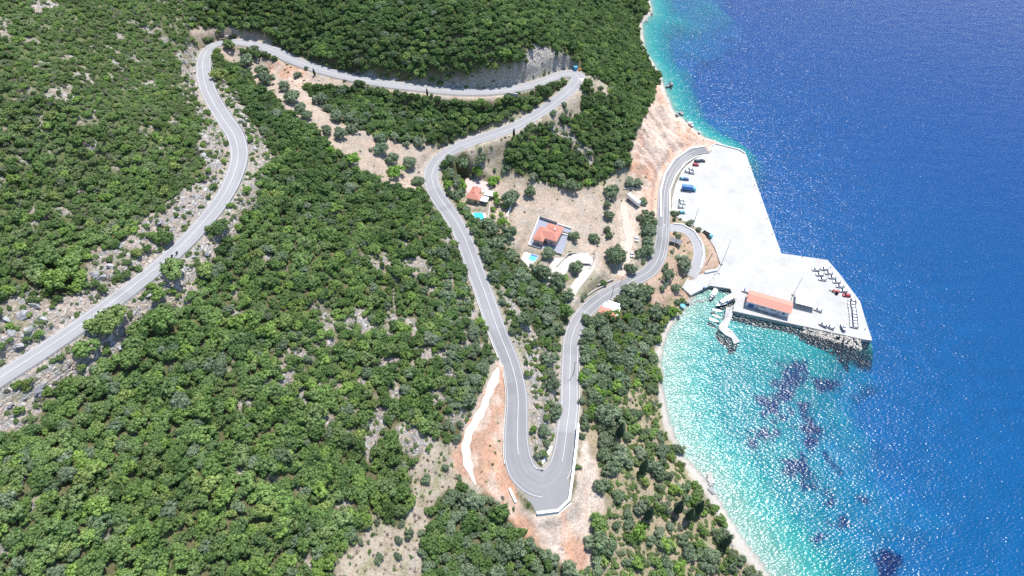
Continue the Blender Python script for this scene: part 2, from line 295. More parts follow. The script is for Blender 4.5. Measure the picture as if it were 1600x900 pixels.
# ------------------------------------------------------------------ object helpers
def tag(o, label=None, cat=None, group=None, kind=None):
    if label: o['label'] = label
    if cat: o['category'] = cat
    if group: o['group'] = group
    if kind: o['kind'] = kind
    return o
def thing(name, label, cat, loc=(0, 0, 0), rz=0, group=None, scale=1):
    o = bpy.data.objects.new(name, None); COL.objects.link(o); o.empty_display_size = .5
    o.location = loc; o.rotation_euler = (0, 0, rz); o.scale = (scale,)*3
    return tag(o, label, cat, group)
def meshobj(name, me, parent=None):
    o = bpy.data.objects.new(name, me); COL.objects.link(o)
    if parent is not None: o.parent = parent
    return o
class MB:
    def __init__(s): s.v = []; s.f = []; s.m = []
    def add(s, vs, fs, mi=0):
        b = len(s.v); s.v += [tuple(map(float, v)) for v in vs]; s.f += [tuple(b+i for i in f) for f in fs]; s.m += [mi]*len(fs); return s
    def box(s, c, d, rz=0, mi=0, taper=1.0, rx=0):
        cx, cy, cz = c; hx, hy, hz = d[0]/2, d[1]/2, d[2]/2; vs = []
        M = Matrix.Rotation(rz, 3, 'Z') @ Matrix.Rotation(rx, 3, 'X')
        for z, t in ((-hz, 1), (hz, taper)):
            for x, y in ((-hx, -hy), (hx, -hy), (hx, hy), (-hx, hy)):
                q = M @ Vector((x*t, y*t, z)); vs.append((cx+q.x, cy+q.y, cz+q.z))
        return s.add(vs, [(3, 2, 1, 0), (4, 5, 6, 7), (0, 1, 5, 4), (1, 2, 6, 5), (2, 3, 7, 6), (3, 0, 4, 7)], mi)
    def prism(s, poly, z0, z1, mi=0, inset=0):
        n = len(poly); a = sum(poly[i][0]*poly[(i+1) % n][1]-poly[(i+1) % n][0]*poly[i][1] for i in range(n))
        poly = list(poly) if a > 0 else list(poly)[::-1]
        z0 = z0 if hasattr(z0, '__len__') else [z0]*n; z1 = z1 if hasattr(z1, '__len__') else [z1]*n
        vs = [(p[0], p[1], z) for p, z in zip(poly, z0)]+[(p[0], p[1], z) for p, z in zip(poly, z1)]
        return s.add(vs, [tuple(range(n))[::-1], tuple(range(n, 2*n))]+[(i, (i+1) % n, n+(i+1) % n, n+i) for i in range(n)], mi)
    def tube(s, a, b, ra, rb=None, n=8, mi=0):
        a = Vector(a); b = Vector(b); rb = ra if rb is None else rb; d = (b-a).normalized()
        x = d.orthogonal().normalized(); y = d.cross(x); vs = []
        for c, r in ((a, ra), (b, rb)):
            for k in range(n):
                t = 2*math.pi*k/n; vs.append(c+x*r*math.cos(t)+y*r*math.sin(t))
        return s.add(vs, [tuple(range(n))[::-1], tuple(range(n, 2*n))]+[(k, (k+1) % n, n+(k+1) % n, n+k) for k in range(n)], mi)
    def build(s, name, mats, parent=None, smooth=False, bevel=0):
        me = bpy.data.meshes.new(name); me.from_pydata(s.v, [], s.f)
        for m in (mats if isinstance(mats, (list, tuple)) else [mats]): me.materials.append(m)
        me.polygons.foreach_set('material_index', s.m)
        if smooth: me.polygons.foreach_set('use_smooth', [True]*len(s.f))
        me.update(); o = meshobj(name, me, parent)
        if bevel:
            b = o.modifiers.new('b', 'BEVEL'); b.width = bevel; b.segments = 2; b.limit_method = 'ANGLE'
        return o
def copy_tree(o, parent=None):
    c = o.copy(); COL.objects.link(c)
    if parent is not None: c.parent = parent
    for ch in list(o.children): copy_tree(ch, c)
    return c
# ------------------------------------------------------------------ materials
def new_mat(name):
    m = bpy.data.materials.new(name); m.use_nodes = True; t = m.node_tree
    return m, t, t.nodes['Principled BSDF']
def N(t, typ, **kw):
    n = t.nodes.new(typ)
    for k, v in kw.items():
        if hasattr(n, k): setattr(n, k, v)
        else: n.inputs[k.replace('_', ' ')].default_value = v
    return n
def noise(t, vec, scale, detail=3, rough=.55):
    n = N(t, 'ShaderNodeTexNoise'); n.inputs['Scale'].default_value = scale; n.inputs['Detail'].default_value = detail; n.inputs['Roughness'].default_value = rough
    if vec is not None: t.links.new(vec, n.inputs['Vector'])
    return n.outputs['Fac']
def mapr(t, f, a, b, c, d):
    n = N(t, 'ShaderNodeMapRange'); t.links.new(f, n.inputs[0])
    for i, v in enumerate((a, b, c, d)): n.inputs[i+1].default_value = v
    return n.outputs[0]
def mixc(t, f, a, b, mode='MIX'):
    n = N(t, 'ShaderNodeMix', data_type='RGBA', blend_type=mode)
    for s, v in ((n.inputs[0], f), (n.inputs[6], a), (n.inputs[7], b)):
        if hasattr(v, 'links'): t.links.new(v, s)
        elif isinstance(v, (int, float)): s.default_value = v
        else: s.default_value = (*v, 1)
    return n.outputs[2]
def mat(name, col, rough=.7, var=.18, scale=2.0, metal=0, spec=.3, bump=0, emit=0, alpha=1):
    m, t, p = new_mat(name); tc = N(t, 'ShaderNodeTexCoord').outputs['Object']
    f = noise(t, tc, scale, 4)
    a = tuple(max(0, c*(1-var)) for c in col); b = tuple(min(1, c*(1+var)) for c in col)
    t.links.new(mixc(t, mapr(t, f, .3, .7, 0, 1), a, b), p.inputs['Base Color'])
    p.inputs['Roughness'].default_value = rough; p.inputs['Metallic'].default_value = metal
    p.inputs['Specular IOR Level'].default_value = spec
    if bump:
        bn = N(t, 'ShaderNodeBump'); bn.inputs['Distance'].default_value = bump; t.links.new(noise(t, tc, scale*4, 4), bn.inputs['Height']); t.links.new(bn.outputs[0], p.inputs['Normal'])
    return m
M = {}
M['concrete'] = mat('concrete', (.50,.49,.46), .85, .10, .6, bump=.02)
M['concrete_old'] = mat('concrete_old', (.36,.35,.33), .9, .22, .8, bump=.04)
M['white'] = mat('white_paint', (.78,.77,.74), .6, .06, 1)
M['line'] = mat('line_paint', (.54,.54,.53), .6, .14, 1.5)
M['terracotta'] = mat('terracotta', (.50,.22,.15), .8, .12, 3, bump=.03)
M['salmon_roof'] = mat('salmon_roof', (.56,.25,.19), .8, .10, 3, bump=.03)
M['cream'] = mat('cream_wall', (.55,.48,.30), .85, .08, 1)
M['pinkwall'] = mat('pink_wall', (.50,.36,.32), .85, .08, 1)
M['lilac'] = mat('pale_wall', (.66,.66,.70), .85, .05, 1)
M['glass'] = mat('dark_glass', (.02,.025,.03), .12, .2, 1, spec=.6)
M['rubber'] = mat('rubber', (.02,.02,.02), .8, .2)
M['steel'] = mat('galvanised', (.42,.43,.44), .45, .15, 3, metal=.6)
M['darkmetal'] = mat('dark_metal', (.06,.06,.065), .5, .2, 3, metal=.3)
M['wood'] = mat('weathered_wood', (.16,.12,.09), .85, .3, 4)
M['paving'] = mat('grey_paving', (.25,.26,.31), .8, .08, 1)
M['pinkpave'] = mat('pink_paving', (.48,.38,.35), .85, .10, 1)
M['poolwater'] = mat('pool_water', (.05,.52,.68), .08, .12, 1.2, spec=.5)
M['palepool'] = mat('pale_pool_water', (.12,.50,.58), .1, .08, 1.2, spec=.5)
M['poolcover'] = mat('pool_cover', (.03,.12,.55), .5, .08, 2)
M['carwhite'] = mat('car_white', (.80,.80,.80), .25, .02, 1, spec=.5)
M['cardark'] = mat('car_dark', (.04,.05,.07), .25, .1, 1, spec=.5)
M['carred'] = mat('car_red', (.45,.04,.05), .3, .1, 1, spec=.5)
M['carblue'] = mat('car_blue', (.05,.14,.32), .3, .1, 1, spec=.5)
M['carsky'] = mat('car_light_blue', (.12,.38,.50), .3, .1, 1, spec=.5)
M['carsilver'] = mat('car_silver', (.50,.50,.52), .3, .04, 1, metal=.3)
M['truckblue'] = mat('truck_tarpaulin', (.06,.17,.42), .5, .12, 1)
M['navy'] = mat('navy_hull', (.03,.04,.08), .4, .1, 1)
M['hullblue'] = mat('pale_blue_hull', (.16,.42,.62), .4, .08, 1)
M['signblue'] = mat('sign_blue', (.02,.20,.60), .5, .06, 1)
M['orange'] = mat('orange_plastic', (.60,.20,.05), .6, .1, 1)
M['skin'] = mat('skin', (.35,.2,.14), .6, .05); M['shirt'] = mat('dark_cloth', (.05,.06,.10), .9, .2); M['jeans'] = mat('jeans', (.07,.10,.18), .9, .2)
M['stone_wall'] = mat('stone_wall', (.38,.35,.31), .9, .3, 2.5, bump=.08)
M['bark'] = mat('bark', (.12,.09,.07), .95, .3, 3)
# ------------------------------------------------------------------ ground: one sheet, split by what it is
ALB = {FOREST:(.105,.10,.050), SCRUB:(.10,.115,.05), SOIL:(.37,.29,.225), ROCK:(.37,.305,.25), RED:(.38,.235,.165), PALE:(.46,.38,.315), CLIFF:(.56,.425,.34), DRY:(.32,.265,.20),
       COASTMIX:(.27,.22,.145), BEACH:(.38,.35,.305), BROWN:(.36,.25,.18), GREYF:(.42,.37,.32)}
cls = CLS.copy()
verge = LAND & (RD < 1.6) & (RD > -3) & np.isin(cls, [FOREST, SCRUB, ROCK, DRY, SOIL, COASTMIX])
col = np.zeros(H.shape+(3,))
for k, c in ALB.items(): col[cls == k] = c
def blur(a, n=1):
    for _ in range(n):
        a = (a*2+np.roll(a, 1, 0)+np.roll(a, -1, 0)+np.roll(a, 1, 1)+np.roll(a, -1, 1))/6
    return a
col = blur(col, 1)
col[verge] = col[verge]*.45+np.array((.44,.385,.33))*.55
tr = (RD < .2) & (RD > -4)
g = fbm(GX/11, GY/11, 91)
col *= (.84+.34*g)[..., None]
# reddish soil tongues in the quarry face, greyer and drier streaks in the fields
q = sstep(.52, .66, fbm(GX/7, GY/16, 92))*np.isin(cls, [CLIFF, RED, PALE])
col = col*(1-.55*q[..., None])+np.array((.50,.27,.17))*.55*q[..., None]
q = sstep(.50, .62, fbm(GX/6, GY/4, 93))*np.isin(cls, [SOIL, DRY])
col = col*(1-.4*q[..., None])+np.array((.29,.27,.235))*.4*q[..., None]
q = sstep(.55, .66, fbm(GX/5, GY/5, 94))*np.isin(cls, [COASTMIX, DRY, BROWN, ROCK])
col = col*(1-.5*q[..., None])+np.array((.15,.16,.06))*.5*q[..., None]
q = sstep(.48, .60, fbm(GX/4, GY/9, 95))*np.isin(cls, [RED])
col = col*(1-.6*q[..., None])+np.array((.50,.42,.35))*.6*q[..., None]
q = sstep(.56, .62, fbm(GX/3, GY/3, 96))*np.isin(cls, [RED, PALE, SOIL, DRY])
col = col*(1-.35*q[..., None])+np.array((.22,.17,.12))*.35*q[..., None]
rockw = blur(np.isin(cls, [ROCK, GREYF]).astype(float)*1.0+np.isin(cls, [CLIFF])*.30+np.isin(cls, [DRY, SOIL, BROWN, COASTMIX])*.15+np.isin(cls, [BEACH])*.1, 1)
# seabed: pale sand, dark seagrass meadows, water's scattered blue painted into both with depth
spx, spy, _ = P(GX, GY, H)
sxw = spx+(fbm(GX/5, GY/5, 121, 5)-.5)*52; syw = spy+(fbm(GX/5, GY/5, 131, 5)-.5)*40
sand = np.array((.15,.255,.225)); grass = np.array((.002,.05,.12))  # seagrass tint includes blue scattered by the water above it
GR = [[(1215,562),(1262,566),(1268,590),(1240,612),(1225,640),(1190,650),(1205,620),(1212,600)],[(1262,590),(1310,595),(1300,615),(1270,610)],
 [(1165,668),(1200,660),(1212,690),(1190,702),(1170,690)],[(1185,615),(1225,640),(1235,660),(1205,655),(1185,640)],[(1238,625),(1262,632),(1278,665),(1285,690),(1262,700),(1235,690),(1250,670),(1245,650)],
 [(1208,708),(1250,712),(1265,735),(1282,758),(1262,762),(1235,740),(1215,728)],[(1290,700),(1305,715),(1322,745),(1308,742),(1296,722)],[(1282,775),(1305,772),(1300,785),(1285,787)],[(1340,765),(1357,768),(1355,782),(1342,778)],
 [(1262,835),(1285,838),(1282,860),(1265,850)],[(1365,855),(1400,862),(1410,900),(1372,900)],[(1305,805),(1318,812),(1312,822),(1300,815)],[(1090,640),(1098,640),(1098,650),(1090,650)]]
gm = np.zeros(H.shape)
for p in GR: gm = np.maximum(gm, inpoly(sxw, syw, p))
n1 = fbm(GX/14, GY/14, 141); n2 = fbm(GX/30, GY/22, 151)
deepg = (H < -6) & (n2 > .52) & (spx > 1330)
northg = (spy < 240) & (n1 > .47) & (CD < -9)
quayg = (spx > 1330) & (spy > 590) & (spy < 680) & (n1 > .5)
gm = np.maximum(gm, .0*northg)
gm = blur(gm*(fbm(GX/2.2, GY/2.2, 161) > .30), 1)*(~LAND)
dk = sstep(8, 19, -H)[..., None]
scol = (sand*(1-dk)+np.array((.08,.285,.33))*dk)*(1-gm[..., None])+grass*gm[..., None]  # deep floor turns blue to stand in for the water's backscattered light
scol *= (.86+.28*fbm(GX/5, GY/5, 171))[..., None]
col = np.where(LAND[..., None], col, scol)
wet = LAND & (CD < 1.2); col[wet] *= .75
# ground material
def ground_mat(name):
    m, t, p = new_mat(name); pos = N(t, 'ShaderNodeNewGeometry').outputs['Position']
    ca = N(t, 'ShaderNodeVertexColor', layer_name='Col').outputs[0]
    ra = N(t, 'ShaderNodeAttribute', attribute_name='rock').outputs['Fac']
    f1 = mapr(t, noise(t, pos, .9, 6, .7), .3, .7, .62, 1.38)
    c = mixc(t, 1.0, ca, mixc(t, 0, (1,1,1), (1,1,1)), 'MULTIPLY')
    sc = N(t, 'ShaderNodeVectorMath', operation='SCALE'); t.links.new(ca, sc.inputs[0]); t.links.new(f1, sc.inputs['Scale'])
    # stones and tufts speckle
    nz = N(t, 'ShaderNodeTexNoise'); nz.inputs['Scale'].default_value = .45; nz.inputs['Detail'].default_value = 4; t.links.new(pos, nz.inputs['Vector'])
    dv = N(t, 'ShaderNodeVectorMath', operation='MULTIPLY_ADD'); t.links.new(nz.outputs['Color'], dv.inputs[0]); dv.inputs[1].default_value = (3.2, 3.2, 3.2); t.links.new(pos, dv.inputs[2])
    ds = N(t, 'ShaderNodeVectorMath', operation='MULTIPLY'); t.links.new(dv.outputs[0], ds.inputs[0]); ds.inputs[1].default_value = (1.0, .55, 1.6)
    vo = N(t, 'ShaderNodeTexVoronoi', feature='F1'); vo.inputs['Scale'].default_value = .55; t.links.new(ds.outputs[0], vo.inputs['Vector'])
    vr = N(t, 'ShaderNodeSeparateColor'); t.links.new(vo.outputs['Color'], vr.inputs[0])
    rockcol = mixc(t, vr.outputs[0], (.24,.235,.24), (.54,.52,.50))
    ve = N(t, 'ShaderNodeTexVoronoi', feature='DISTANCE_TO_EDGE'); ve.inputs['Scale'].default_value = .55; t.links.new(ds.outputs[0], ve.inputs['Vector'])
    crack = mapr(t, ve.outputs['Distance'], 0.0, .12, .45, 1)
    rs = N(t, 'ShaderNodeVectorMath', operation='SCALE'); t.links.new(rockcol, rs.inputs[0]); t.links.new(crack, rs.inputs['Scale'])
    rf = N(t, 'ShaderNodeMath', operation='MULTIPLY'); t.links.new(ra, rf.inputs[0]); t.links.new(mapr(t, noise(t, pos, .28, 6, .75), .46, .56, 0, .85), rf.inputs[1])
    c2 = mixc(t, rf.outputs[0], sc.outputs[0], rs.outputs[0])
    tf = mapr(t, noise(t, pos, 2.6, 3, .7), .60, .66, 0, .45)
    tuft = N(t, 'ShaderNodeAttribute', attribute_name='tuft').outputs['Fac']
    tm = N(t, 'ShaderNodeMath', operation='MULTIPLY'); t.links.new(tf, tm.inputs[0]); t.links.new(tuft, tm.inputs[1])
    c3 = mixc(t, tm.outputs[0], c2, (.13,.12,.06))
    t.links.new(c3, p.inputs['Base Color']); p.inputs['Roughness'].default_value = .95; p.inputs['Specular IOR Level'].default_value = .1
    h = N(t, 'ShaderNodeMath', operation='MULTIPLY'); t.links.new(ra, h.inputs[0]); t.links.new(mapr(t, ve.outputs['Distance'], 0, .3, 0, 1), h.inputs[1])
    h2 = N(t, 'ShaderNodeMath', operation='ADD'); t.links.new(h.outputs[0], h2.inputs[0]); t.links.new(mapr(t, noise(t, pos, 1.3, 6, .7), 0, 1, 0, .55), h2.inputs[1])
    b = N(t, 'ShaderNodeBump'); b.inputs['Distance'].default_value = .7; b.inputs['Strength'].default_value = .9; t.links.new(h2.outputs[0], b.inputs['Height']); t.links.new(b.outputs[0], p.inputs['Normal'])
    return m
MG = ground_mat('earth_and_rock')
ms, t, p = new_mat('sea_floor'); t.links.new(N(t, 'ShaderNodeVertexColor', layer_name='Col').outputs[0], p.inputs['Base Color']); p.inputs['Roughness'].default_value = 1; p.inputs['Specular IOR Level'].default_value = 0
mb, t, p = new_mat('beach_pebbles'); pos = N(t, 'ShaderNodeNewGeometry').outputs['Position']
sc = N(t, 'ShaderNodeVectorMath', operation='SCALE'); t.links.new(N(t, 'ShaderNodeVertexColor', layer_name='Col').outputs[0], sc.inputs[0]); t.links.new(mapr(t, noise(t, pos, 1.8, 6, .75), .3, .7, .72, 1.22), sc.inputs['Scale'])
t.links.new(sc.outputs[0], p.inputs['Base Color']); p.inputs['Roughness'].default_value = .9
# extend to the horizon with coarse rings
ex = np.array([-6000, -3000, -1500, -900, -600, -450]); ex2 = np.array([300, 360, 450, 600, 900, 1500, 3000, 6000])
ey = np.array([-3000, -1200, -500, -200, -80]); ey2 = np.array([690, 740, 820, 950, 1200, 2000, 4000, 7000])
fx = np.r_[ex, gx, ex2]; fy = np.r_[ey, gy, ey2]; BX, BY = np.meshgrid(fx, fy)
ox, oy = len(ex), len(ey)
ci = np.clip(np.arange(len(fx))-ox, 0, len(gx)-1); cj = np.clip(np.arange(len(fy))-oy, 0, len(gy)-1)
HB = H[np.ix_(cj, ci)].copy(); CB = col[np.ix_(cj, ci)]; RB = rockw[np.ix_(cj, ci)]; LB = LAND[np.ix_(cj, ci)].copy(); KB = CLS[np.ix_(cj, ci)].copy()
outer = np.ones(HB.shape, bool); outer[oy:oy+len(gy), ox:ox+len(gx)] = False
lb = inpoly(BX, BY, coastpoly); LB[outer] = lb[outer]
far = np.where(lb, np.clip(HB, 3, 150), -21.0); HB = np.where(outer, far, HB); CB = CB.copy(); CB[outer & ~lb] = (.08,.285,.33); CB[outer & lb] = ALB[FOREST]; KB[outer & lb] = FOREST; KB[outer & ~lb] = BEACH  # outer seabed gets the same painted backscatter blue
TB = np.isin(KB, [SOIL, DRY, COASTMIX, BROWN, ROCK, FOREST, SCRUB]).astype(float)+.25*np.isin(KB, [PALE, RED, CLIFF])
nx, ny = len(fx), len(fy); V = np.stack([BX, BY, HB], -1).reshape(-1, 3)
ii, jj = np.meshgrid(np.arange(nx-1), np.arange(ny-1)); a = (jj*nx+ii).ravel(); quads = np.stack([a, a+1, a+1+nx, a+nx], 1)
fl = LB.reshape(-1)[quads]; fh = HB.reshape(-1)[quads]; fk = KB.reshape(-1)[quads]
sea_f = (~fl).sum(1) >= 2; bch = (~sea_f) & ((fk == BEACH).sum(1) >= 3)
def grid_part(name, mask, m, label=None):
    q = quads[mask]; used, inv = np.unique(q, return_inverse=True); inv = inv.reshape(-1)
    me = bpy.data.meshes.new(name); me.vertices.add(len(used)); me.vertices.foreach_set('co', V[used].ravel())
    me.loops.add(len(inv)); me.loops.foreach_set('vertex_index', inv.astype(np.int32)); me.polygons.add(len(q))
    me.polygons.foreach_set('loop_start', np.arange(0, 4*len(q), 4, dtype=np.int32)); me.polygons.foreach_set('loop_total', np.full(len(q), 4, np.int32))
    me.update(calc_edges=True); me.polygons.foreach_set('use_smooth', [True]*len(q))
    ca = me.color_attributes.new('Col', 'FLOAT_COLOR', 'POINT'); c4 = np.ones((len(used), 4)); c4[:, :3] = CB.reshape(-1, 3)[used]; ca.data.foreach_set('color', c4.ravel())
    at = me.attributes.new('rock', 'FLOAT', 'POINT'); at.data.foreach_set('value', RB.reshape(-1)[used].astype(np.float32))
    at = me.attributes.new('tuft', 'FLOAT', 'POINT'); at.data.foreach_set('value', TB.reshape(-1)[used].astype(np.float32))
    me.materials.append(m); me.validate(); o = meshobj(name, me); o['kind'] = 'structure'; return o
grid_part('ground', ~sea_f & ~bch, MG); grid_part('beach', bch, mb); grid_part('seabed', sea_f, ms)
# ------------------------------------------------------------------ water: a real body over the seabed
mw, t, p = new_mat('sea_water'); t.nodes.remove(p); out = t.nodes['Material Output']
pos = N(t, 'ShaderNodeNewGeometry').outputs['Position']
mp = N(t, 'ShaderNodeMapping'); mp.inputs['Rotation'].default_value = (0, 0, R(-28)); mp.inputs['Scale'].default_value = (.75, 1.5, 1); t.links.new(pos, mp.inputs[0])
n1 = noise(t, mp.outputs[0], .8, 1.5, .5); n2 = noise(t, mp.outputs[0], .09, 2, .5)
ad = N(t, 'ShaderNodeMath', operation='MULTIPLY_ADD'); t.links.new(n2, ad.inputs[0]); ad.inputs[1].default_value = 1.5; t.links.new(n1, ad.inputs[2])
bp = N(t, 'ShaderNodeBump'); bp.inputs['Strength'].default_value = 1; bp.inputs['Distance'].default_value = .33; t.links.new(ad.outputs[0], bp.inputs['Height'])
fr = N(t, 'ShaderNodeFresnel'); fr.inputs[0].default_value = 1.33; t.links.new(bp.outputs[0], fr.inputs['Normal'])
gl = N(t, 'ShaderNodeBsdfGlossy'); gl.inputs['Roughness'].default_value = .22; t.links.new(bp.outputs[0], gl.inputs['Normal'])
trn = N(t, 'ShaderNodeBsdfTransparent'); mx = N(t, 'ShaderNodeMixShader')
t.links.new(fr.outputs[0], mx.inputs[0]); t.links.new(trn.outputs[0], mx.inputs[1]); t.links.new(gl.outputs[0], mx.inputs[2]); t.links.new(mx.outputs[0], out.inputs['Surface'])
va = N(t, 'ShaderNodeVolumeAbsorption'); va.inputs['Color'].default_value = (.0, .91, .972, 1); va.inputs['Density'].default_value = .30; t.links.new(va.outputs[0], out.inputs['Volume'])
b = MB(); b.box((1500, 2000, -30), (14000, 10000, 60.0)); o = b.build('sea', mw); tag(o, kind='structure')
# ------------------------------------------------------------------ road surfaces
mr, t, p = new_mat('asphalt'); pos = N(t, 'ShaderNodeNewGeometry').outputs['Position']
tn = N(t, 'ShaderNodeAttribute', attribute_name='tone').outputs['Fac']
f = mapr(t, noise(t, pos, 1.1, 6, .7), .3, .7, .975, 1.025); f2 = mapr(t, noise(t, pos, .12, 3, .6), .3, .7, .95, 1.05)
m1 = N(t, 'ShaderNodeMath', operation='MULTIPLY'); t.links.new(f, m1.inputs[0]); t.links.new(f2, m1.inputs[1]); m2 = N(t, 'ShaderNodeMath', operation='MULTIPLY'); t.links.new(m1.outputs[0], m2.inputs[0]); t.links.new(tn, m2.inputs[1])
sc = N(t, 'ShaderNodeVectorMath', operation='SCALE'); sc.inputs[0].default_value = (.272, .265, .268); t.links.new(m2.outputs[0], sc.inputs['Scale'])
t.links.new(sc.outputs[0], p.inputs['Base Color']); p.inputs['Roughness'].default_value = .85; p.inputs['Specular IOR Level'].default_value = .2
def normals(line):
    d = np.gradient(line[:, :2], axis=0); d /= np.linalg.norm(d, axis=1)[:, None]+1e-9
    return np.stack([d[:, 1], -d[:, 0]], 1)      # to the right of travel
def ribbon(name, line, off0, off1, dz, m, parent=None, cross=1, tone=None, sel=None, thick=0):
    nrm = normals(line); idx = np.arange(len(line)) if sel is None else np.arange(*sel)
    off0 = np.broadcast_to(off0, (len(line),)); off1 = np.broadcast_to(off1, (len(line),)); vs = []; tn = []
    for i in idx:
        for k in range(cross+1):
            s = off0[i]+(off1[i]-off0[i])*k/cross; q = line[i, :2]+nrm[i]*s; vs.append((q[0], q[1], line[i, 2]+dz))
            tn.append(1.0 if tone is None else tone(i, s))
    c = cross+1; fs = [(a*c+k, (a+1)*c+k, (a+1)*c+k+1, a*c+k+1) for a in range(len(idx)-1) for k in range(cross)]
    me = bpy.data.meshes.new(name); me.from_pydata(vs, [], fs); me.materials.append(m)
    at = me.attributes.new('tone', 'FLOAT', 'POINT'); at.data.foreach_set('value', np.array(tn, np.float32)); me.update()
    if me.polygons and me.polygons[0].normal.z < 0: me.flip_normals()
    return meshobj(name, me, parent)
PATCH = [(12.3,.25,.88,1),(15.5,.2,.9,0),(26.4,.3,.9,-1),(32.2,.35,.92,1),(34.6,.12,.86,0),(39.5,.3,.93,1),(43.7,.25,.9,-1),(51,.3,.93,0),(54.6,.2,.9,1),(63.4,.2,.93,0),(67.2,.3,.95,-1),(72.5,.35,.94,1),(75.2,.12,.9,0)]
def tone_main(i, s):
    p = rpar[i]; v = 1.0
    if 4.9 < p < 6.1: v = .72
    elif 6.7 < p < 7.3: v = .70
    elif p < 17: v = .80 if p < 13 else .92
    elif 19.3 < p < 29.2: v = .80
    elif 29.2 <= p < 36: v = .92
    if p < 1.2: v = .68
    for c_, w_, d_, sd_ in PATCH:
        if abs(p-c_) < w_ and (sd_ == 0 or s*sd_ > .1): v *= d_
    v *= 1-.045*math.cos(abs(s)*2.6)+.03*math.sin(i*.21+s)
    return v
ro = ribbon('road', road, -rw/2, rw/2, 0, mr, cross=10, tone=tone_main); tag(ro, kind='structure')
for sgn in (-1, 1):
    l0 = sgn*(rw/2-.62); ribbon('edge_line', road, l0-.07, l0+.07, .02, M['line'], ro)
def at(p): return int(np.searchsorted(rpar, p))
ribbon('centre_line', road, -.09, .09, .02, M['line'], ro, sel=(at(.6), at(20.6))); ribbon('centre_line', road, .4, .60, .02, M['line'], ro, sel=(at(23.7), len(road)))
ribbon('turn_line', road, -2.3, -2.14, .02, M['line'], ro, sel=(at(1), at(8)))
so_ = ribbon('side_road', side, -3.4, 3.4, .03, mr, cross=2, tone=lambda i, s: 1.12); tag(so_, kind='structure')
for sgn in (-1, 1): ribbon('edge_line', side, sgn*3.1-.09, sgn*3.1+.09, .045, M['line'], so_, sel=(3, len(side)-2))
M['dirt'] = mat('white_gravel', (.50,.455,.40), .95, .18, .8, bump=.05)
M['drive'] = mat('pale_concrete', (.47,.43,.38), .9, .14, .5, bump=.03)
tn_ = np.clip(np.minimum(np.arange(len(track))+1, (len(track)-np.arange(len(track)))*.6)/4, .15, 1)
tag(ribbon('dirt_track', track, (-1.8-.4*np.sin(np.arange(len(track))*.5)-.3*np.sin(np.arange(len(track))*1.7))*tn_, (1.8+.4*np.sin(np.arange(len(track))*.37)+.3*np.sin(np.arange(len(track))*1.3))*tn_, .02, M['dirt'], cross=2), kind='structure')
dw = np.interp(np.arange(len(drive)), [0, len(drive)*.3, len(drive)*.5, len(drive)*.75, len(drive)], [2.3, 2.6, 3.4, 3.6, 3.8])
tag(ribbon('driveway', drive, -dw, dw, .03, M['drive'], cross=2), kind='structure')
M['lane'] = mat('lane_dust', (.46,.39,.32), .95, .12, .6, bump=.04)
tag(ribbon('lane', lane, -1.9-.4*np.sin(np.arange(len(lane))*.6), 2.1+.4*np.sin(np.arange(len(lane))*.43), .03, M['lane'], cross=2), kind='structure')
# apron of tarmac round the outside of the lower hairpin
def ground_poly(name, px, z, m, dz=0.0, parent=None, tonev=1.0, thick=.3):
    q = W(*np.array(px, float).T, z); b = MB(); b.prism([tuple(r[:2]) for r in q], z+dz-thick, z+dz); o = b.build(name, m, parent)
    at_ = o.data.attributes.new('tone', 'FLOAT', 'POINT'); at_.data.foreach_set('value', np.full(len(o.data.vertices), tonev, np.float32)); return o
hz = float(road[at(22), 2]); print('hairpin z', hz)
tag(ground_poly('lay_by', [(793,722),(800,745),(812,768),(832,790),(838,802),(872,798),(888,783),(893,760),(884,745),(850,765),(820,745)], hz, mr, -.03, tonev=.80), kind='structure')
uz = float(road[at(46.8), 2])
tag(ground_poly('verge', [(838,128),(870,113),(892,109.5),(908,112),(914,120),(909,128),(902,120),(885,118),(862,125)], uz, M['drive'], -.04, tonev=1), kind='structure')
# ------------------------------------------------------------------ quay
mq, t, p = new_mat('quay_concrete'); pos = N(t, 'ShaderNodeNewGeometry').outputs['Position']
br = N(t, 'ShaderNodeTexBrick'); br.inputs['Scale'].default_value = .2; br.inputs['Mortar Size'].default_value = .010; br.offset = 0; br.inputs['Color1'].default_value = (.385,.375,.355,1); br.inputs['Color2'].default_value = (.405,.395,.37,1); br.inputs['Mortar'].default_value = (.30,.29,.27,1)
mp = N(t, 'ShaderNodeMapping'); mp.inputs['Rotation'].default_value = (0, 0, R(-7)); t.links.new(pos, mp.inputs[0]); t.links.new(mp.outputs[0], br.inputs['Vector'])
c = mixc(t, mapr(t, noise(t, pos, .08, 6, .65), .5, .75, 0, .6), br.outputs['Color'], (.26,.25,.235))
c = mixc(t, mapr(t, noise(t, pos, .5, 5, .8), .64, .72, 0, .45), c, (.22,.215,.21))
t.links.new(c, p.inputs['Base Color']); p.inputs['Roughness'].default_value = .85
qt = thing('quay', 'wide white concrete quay in front of the quarry cliff, jutting out into the blue sea', 'quay')
b = MB(); b.prism([tuple(q) for q in quay], -23, QZ); b.build('deck', mq, qt)
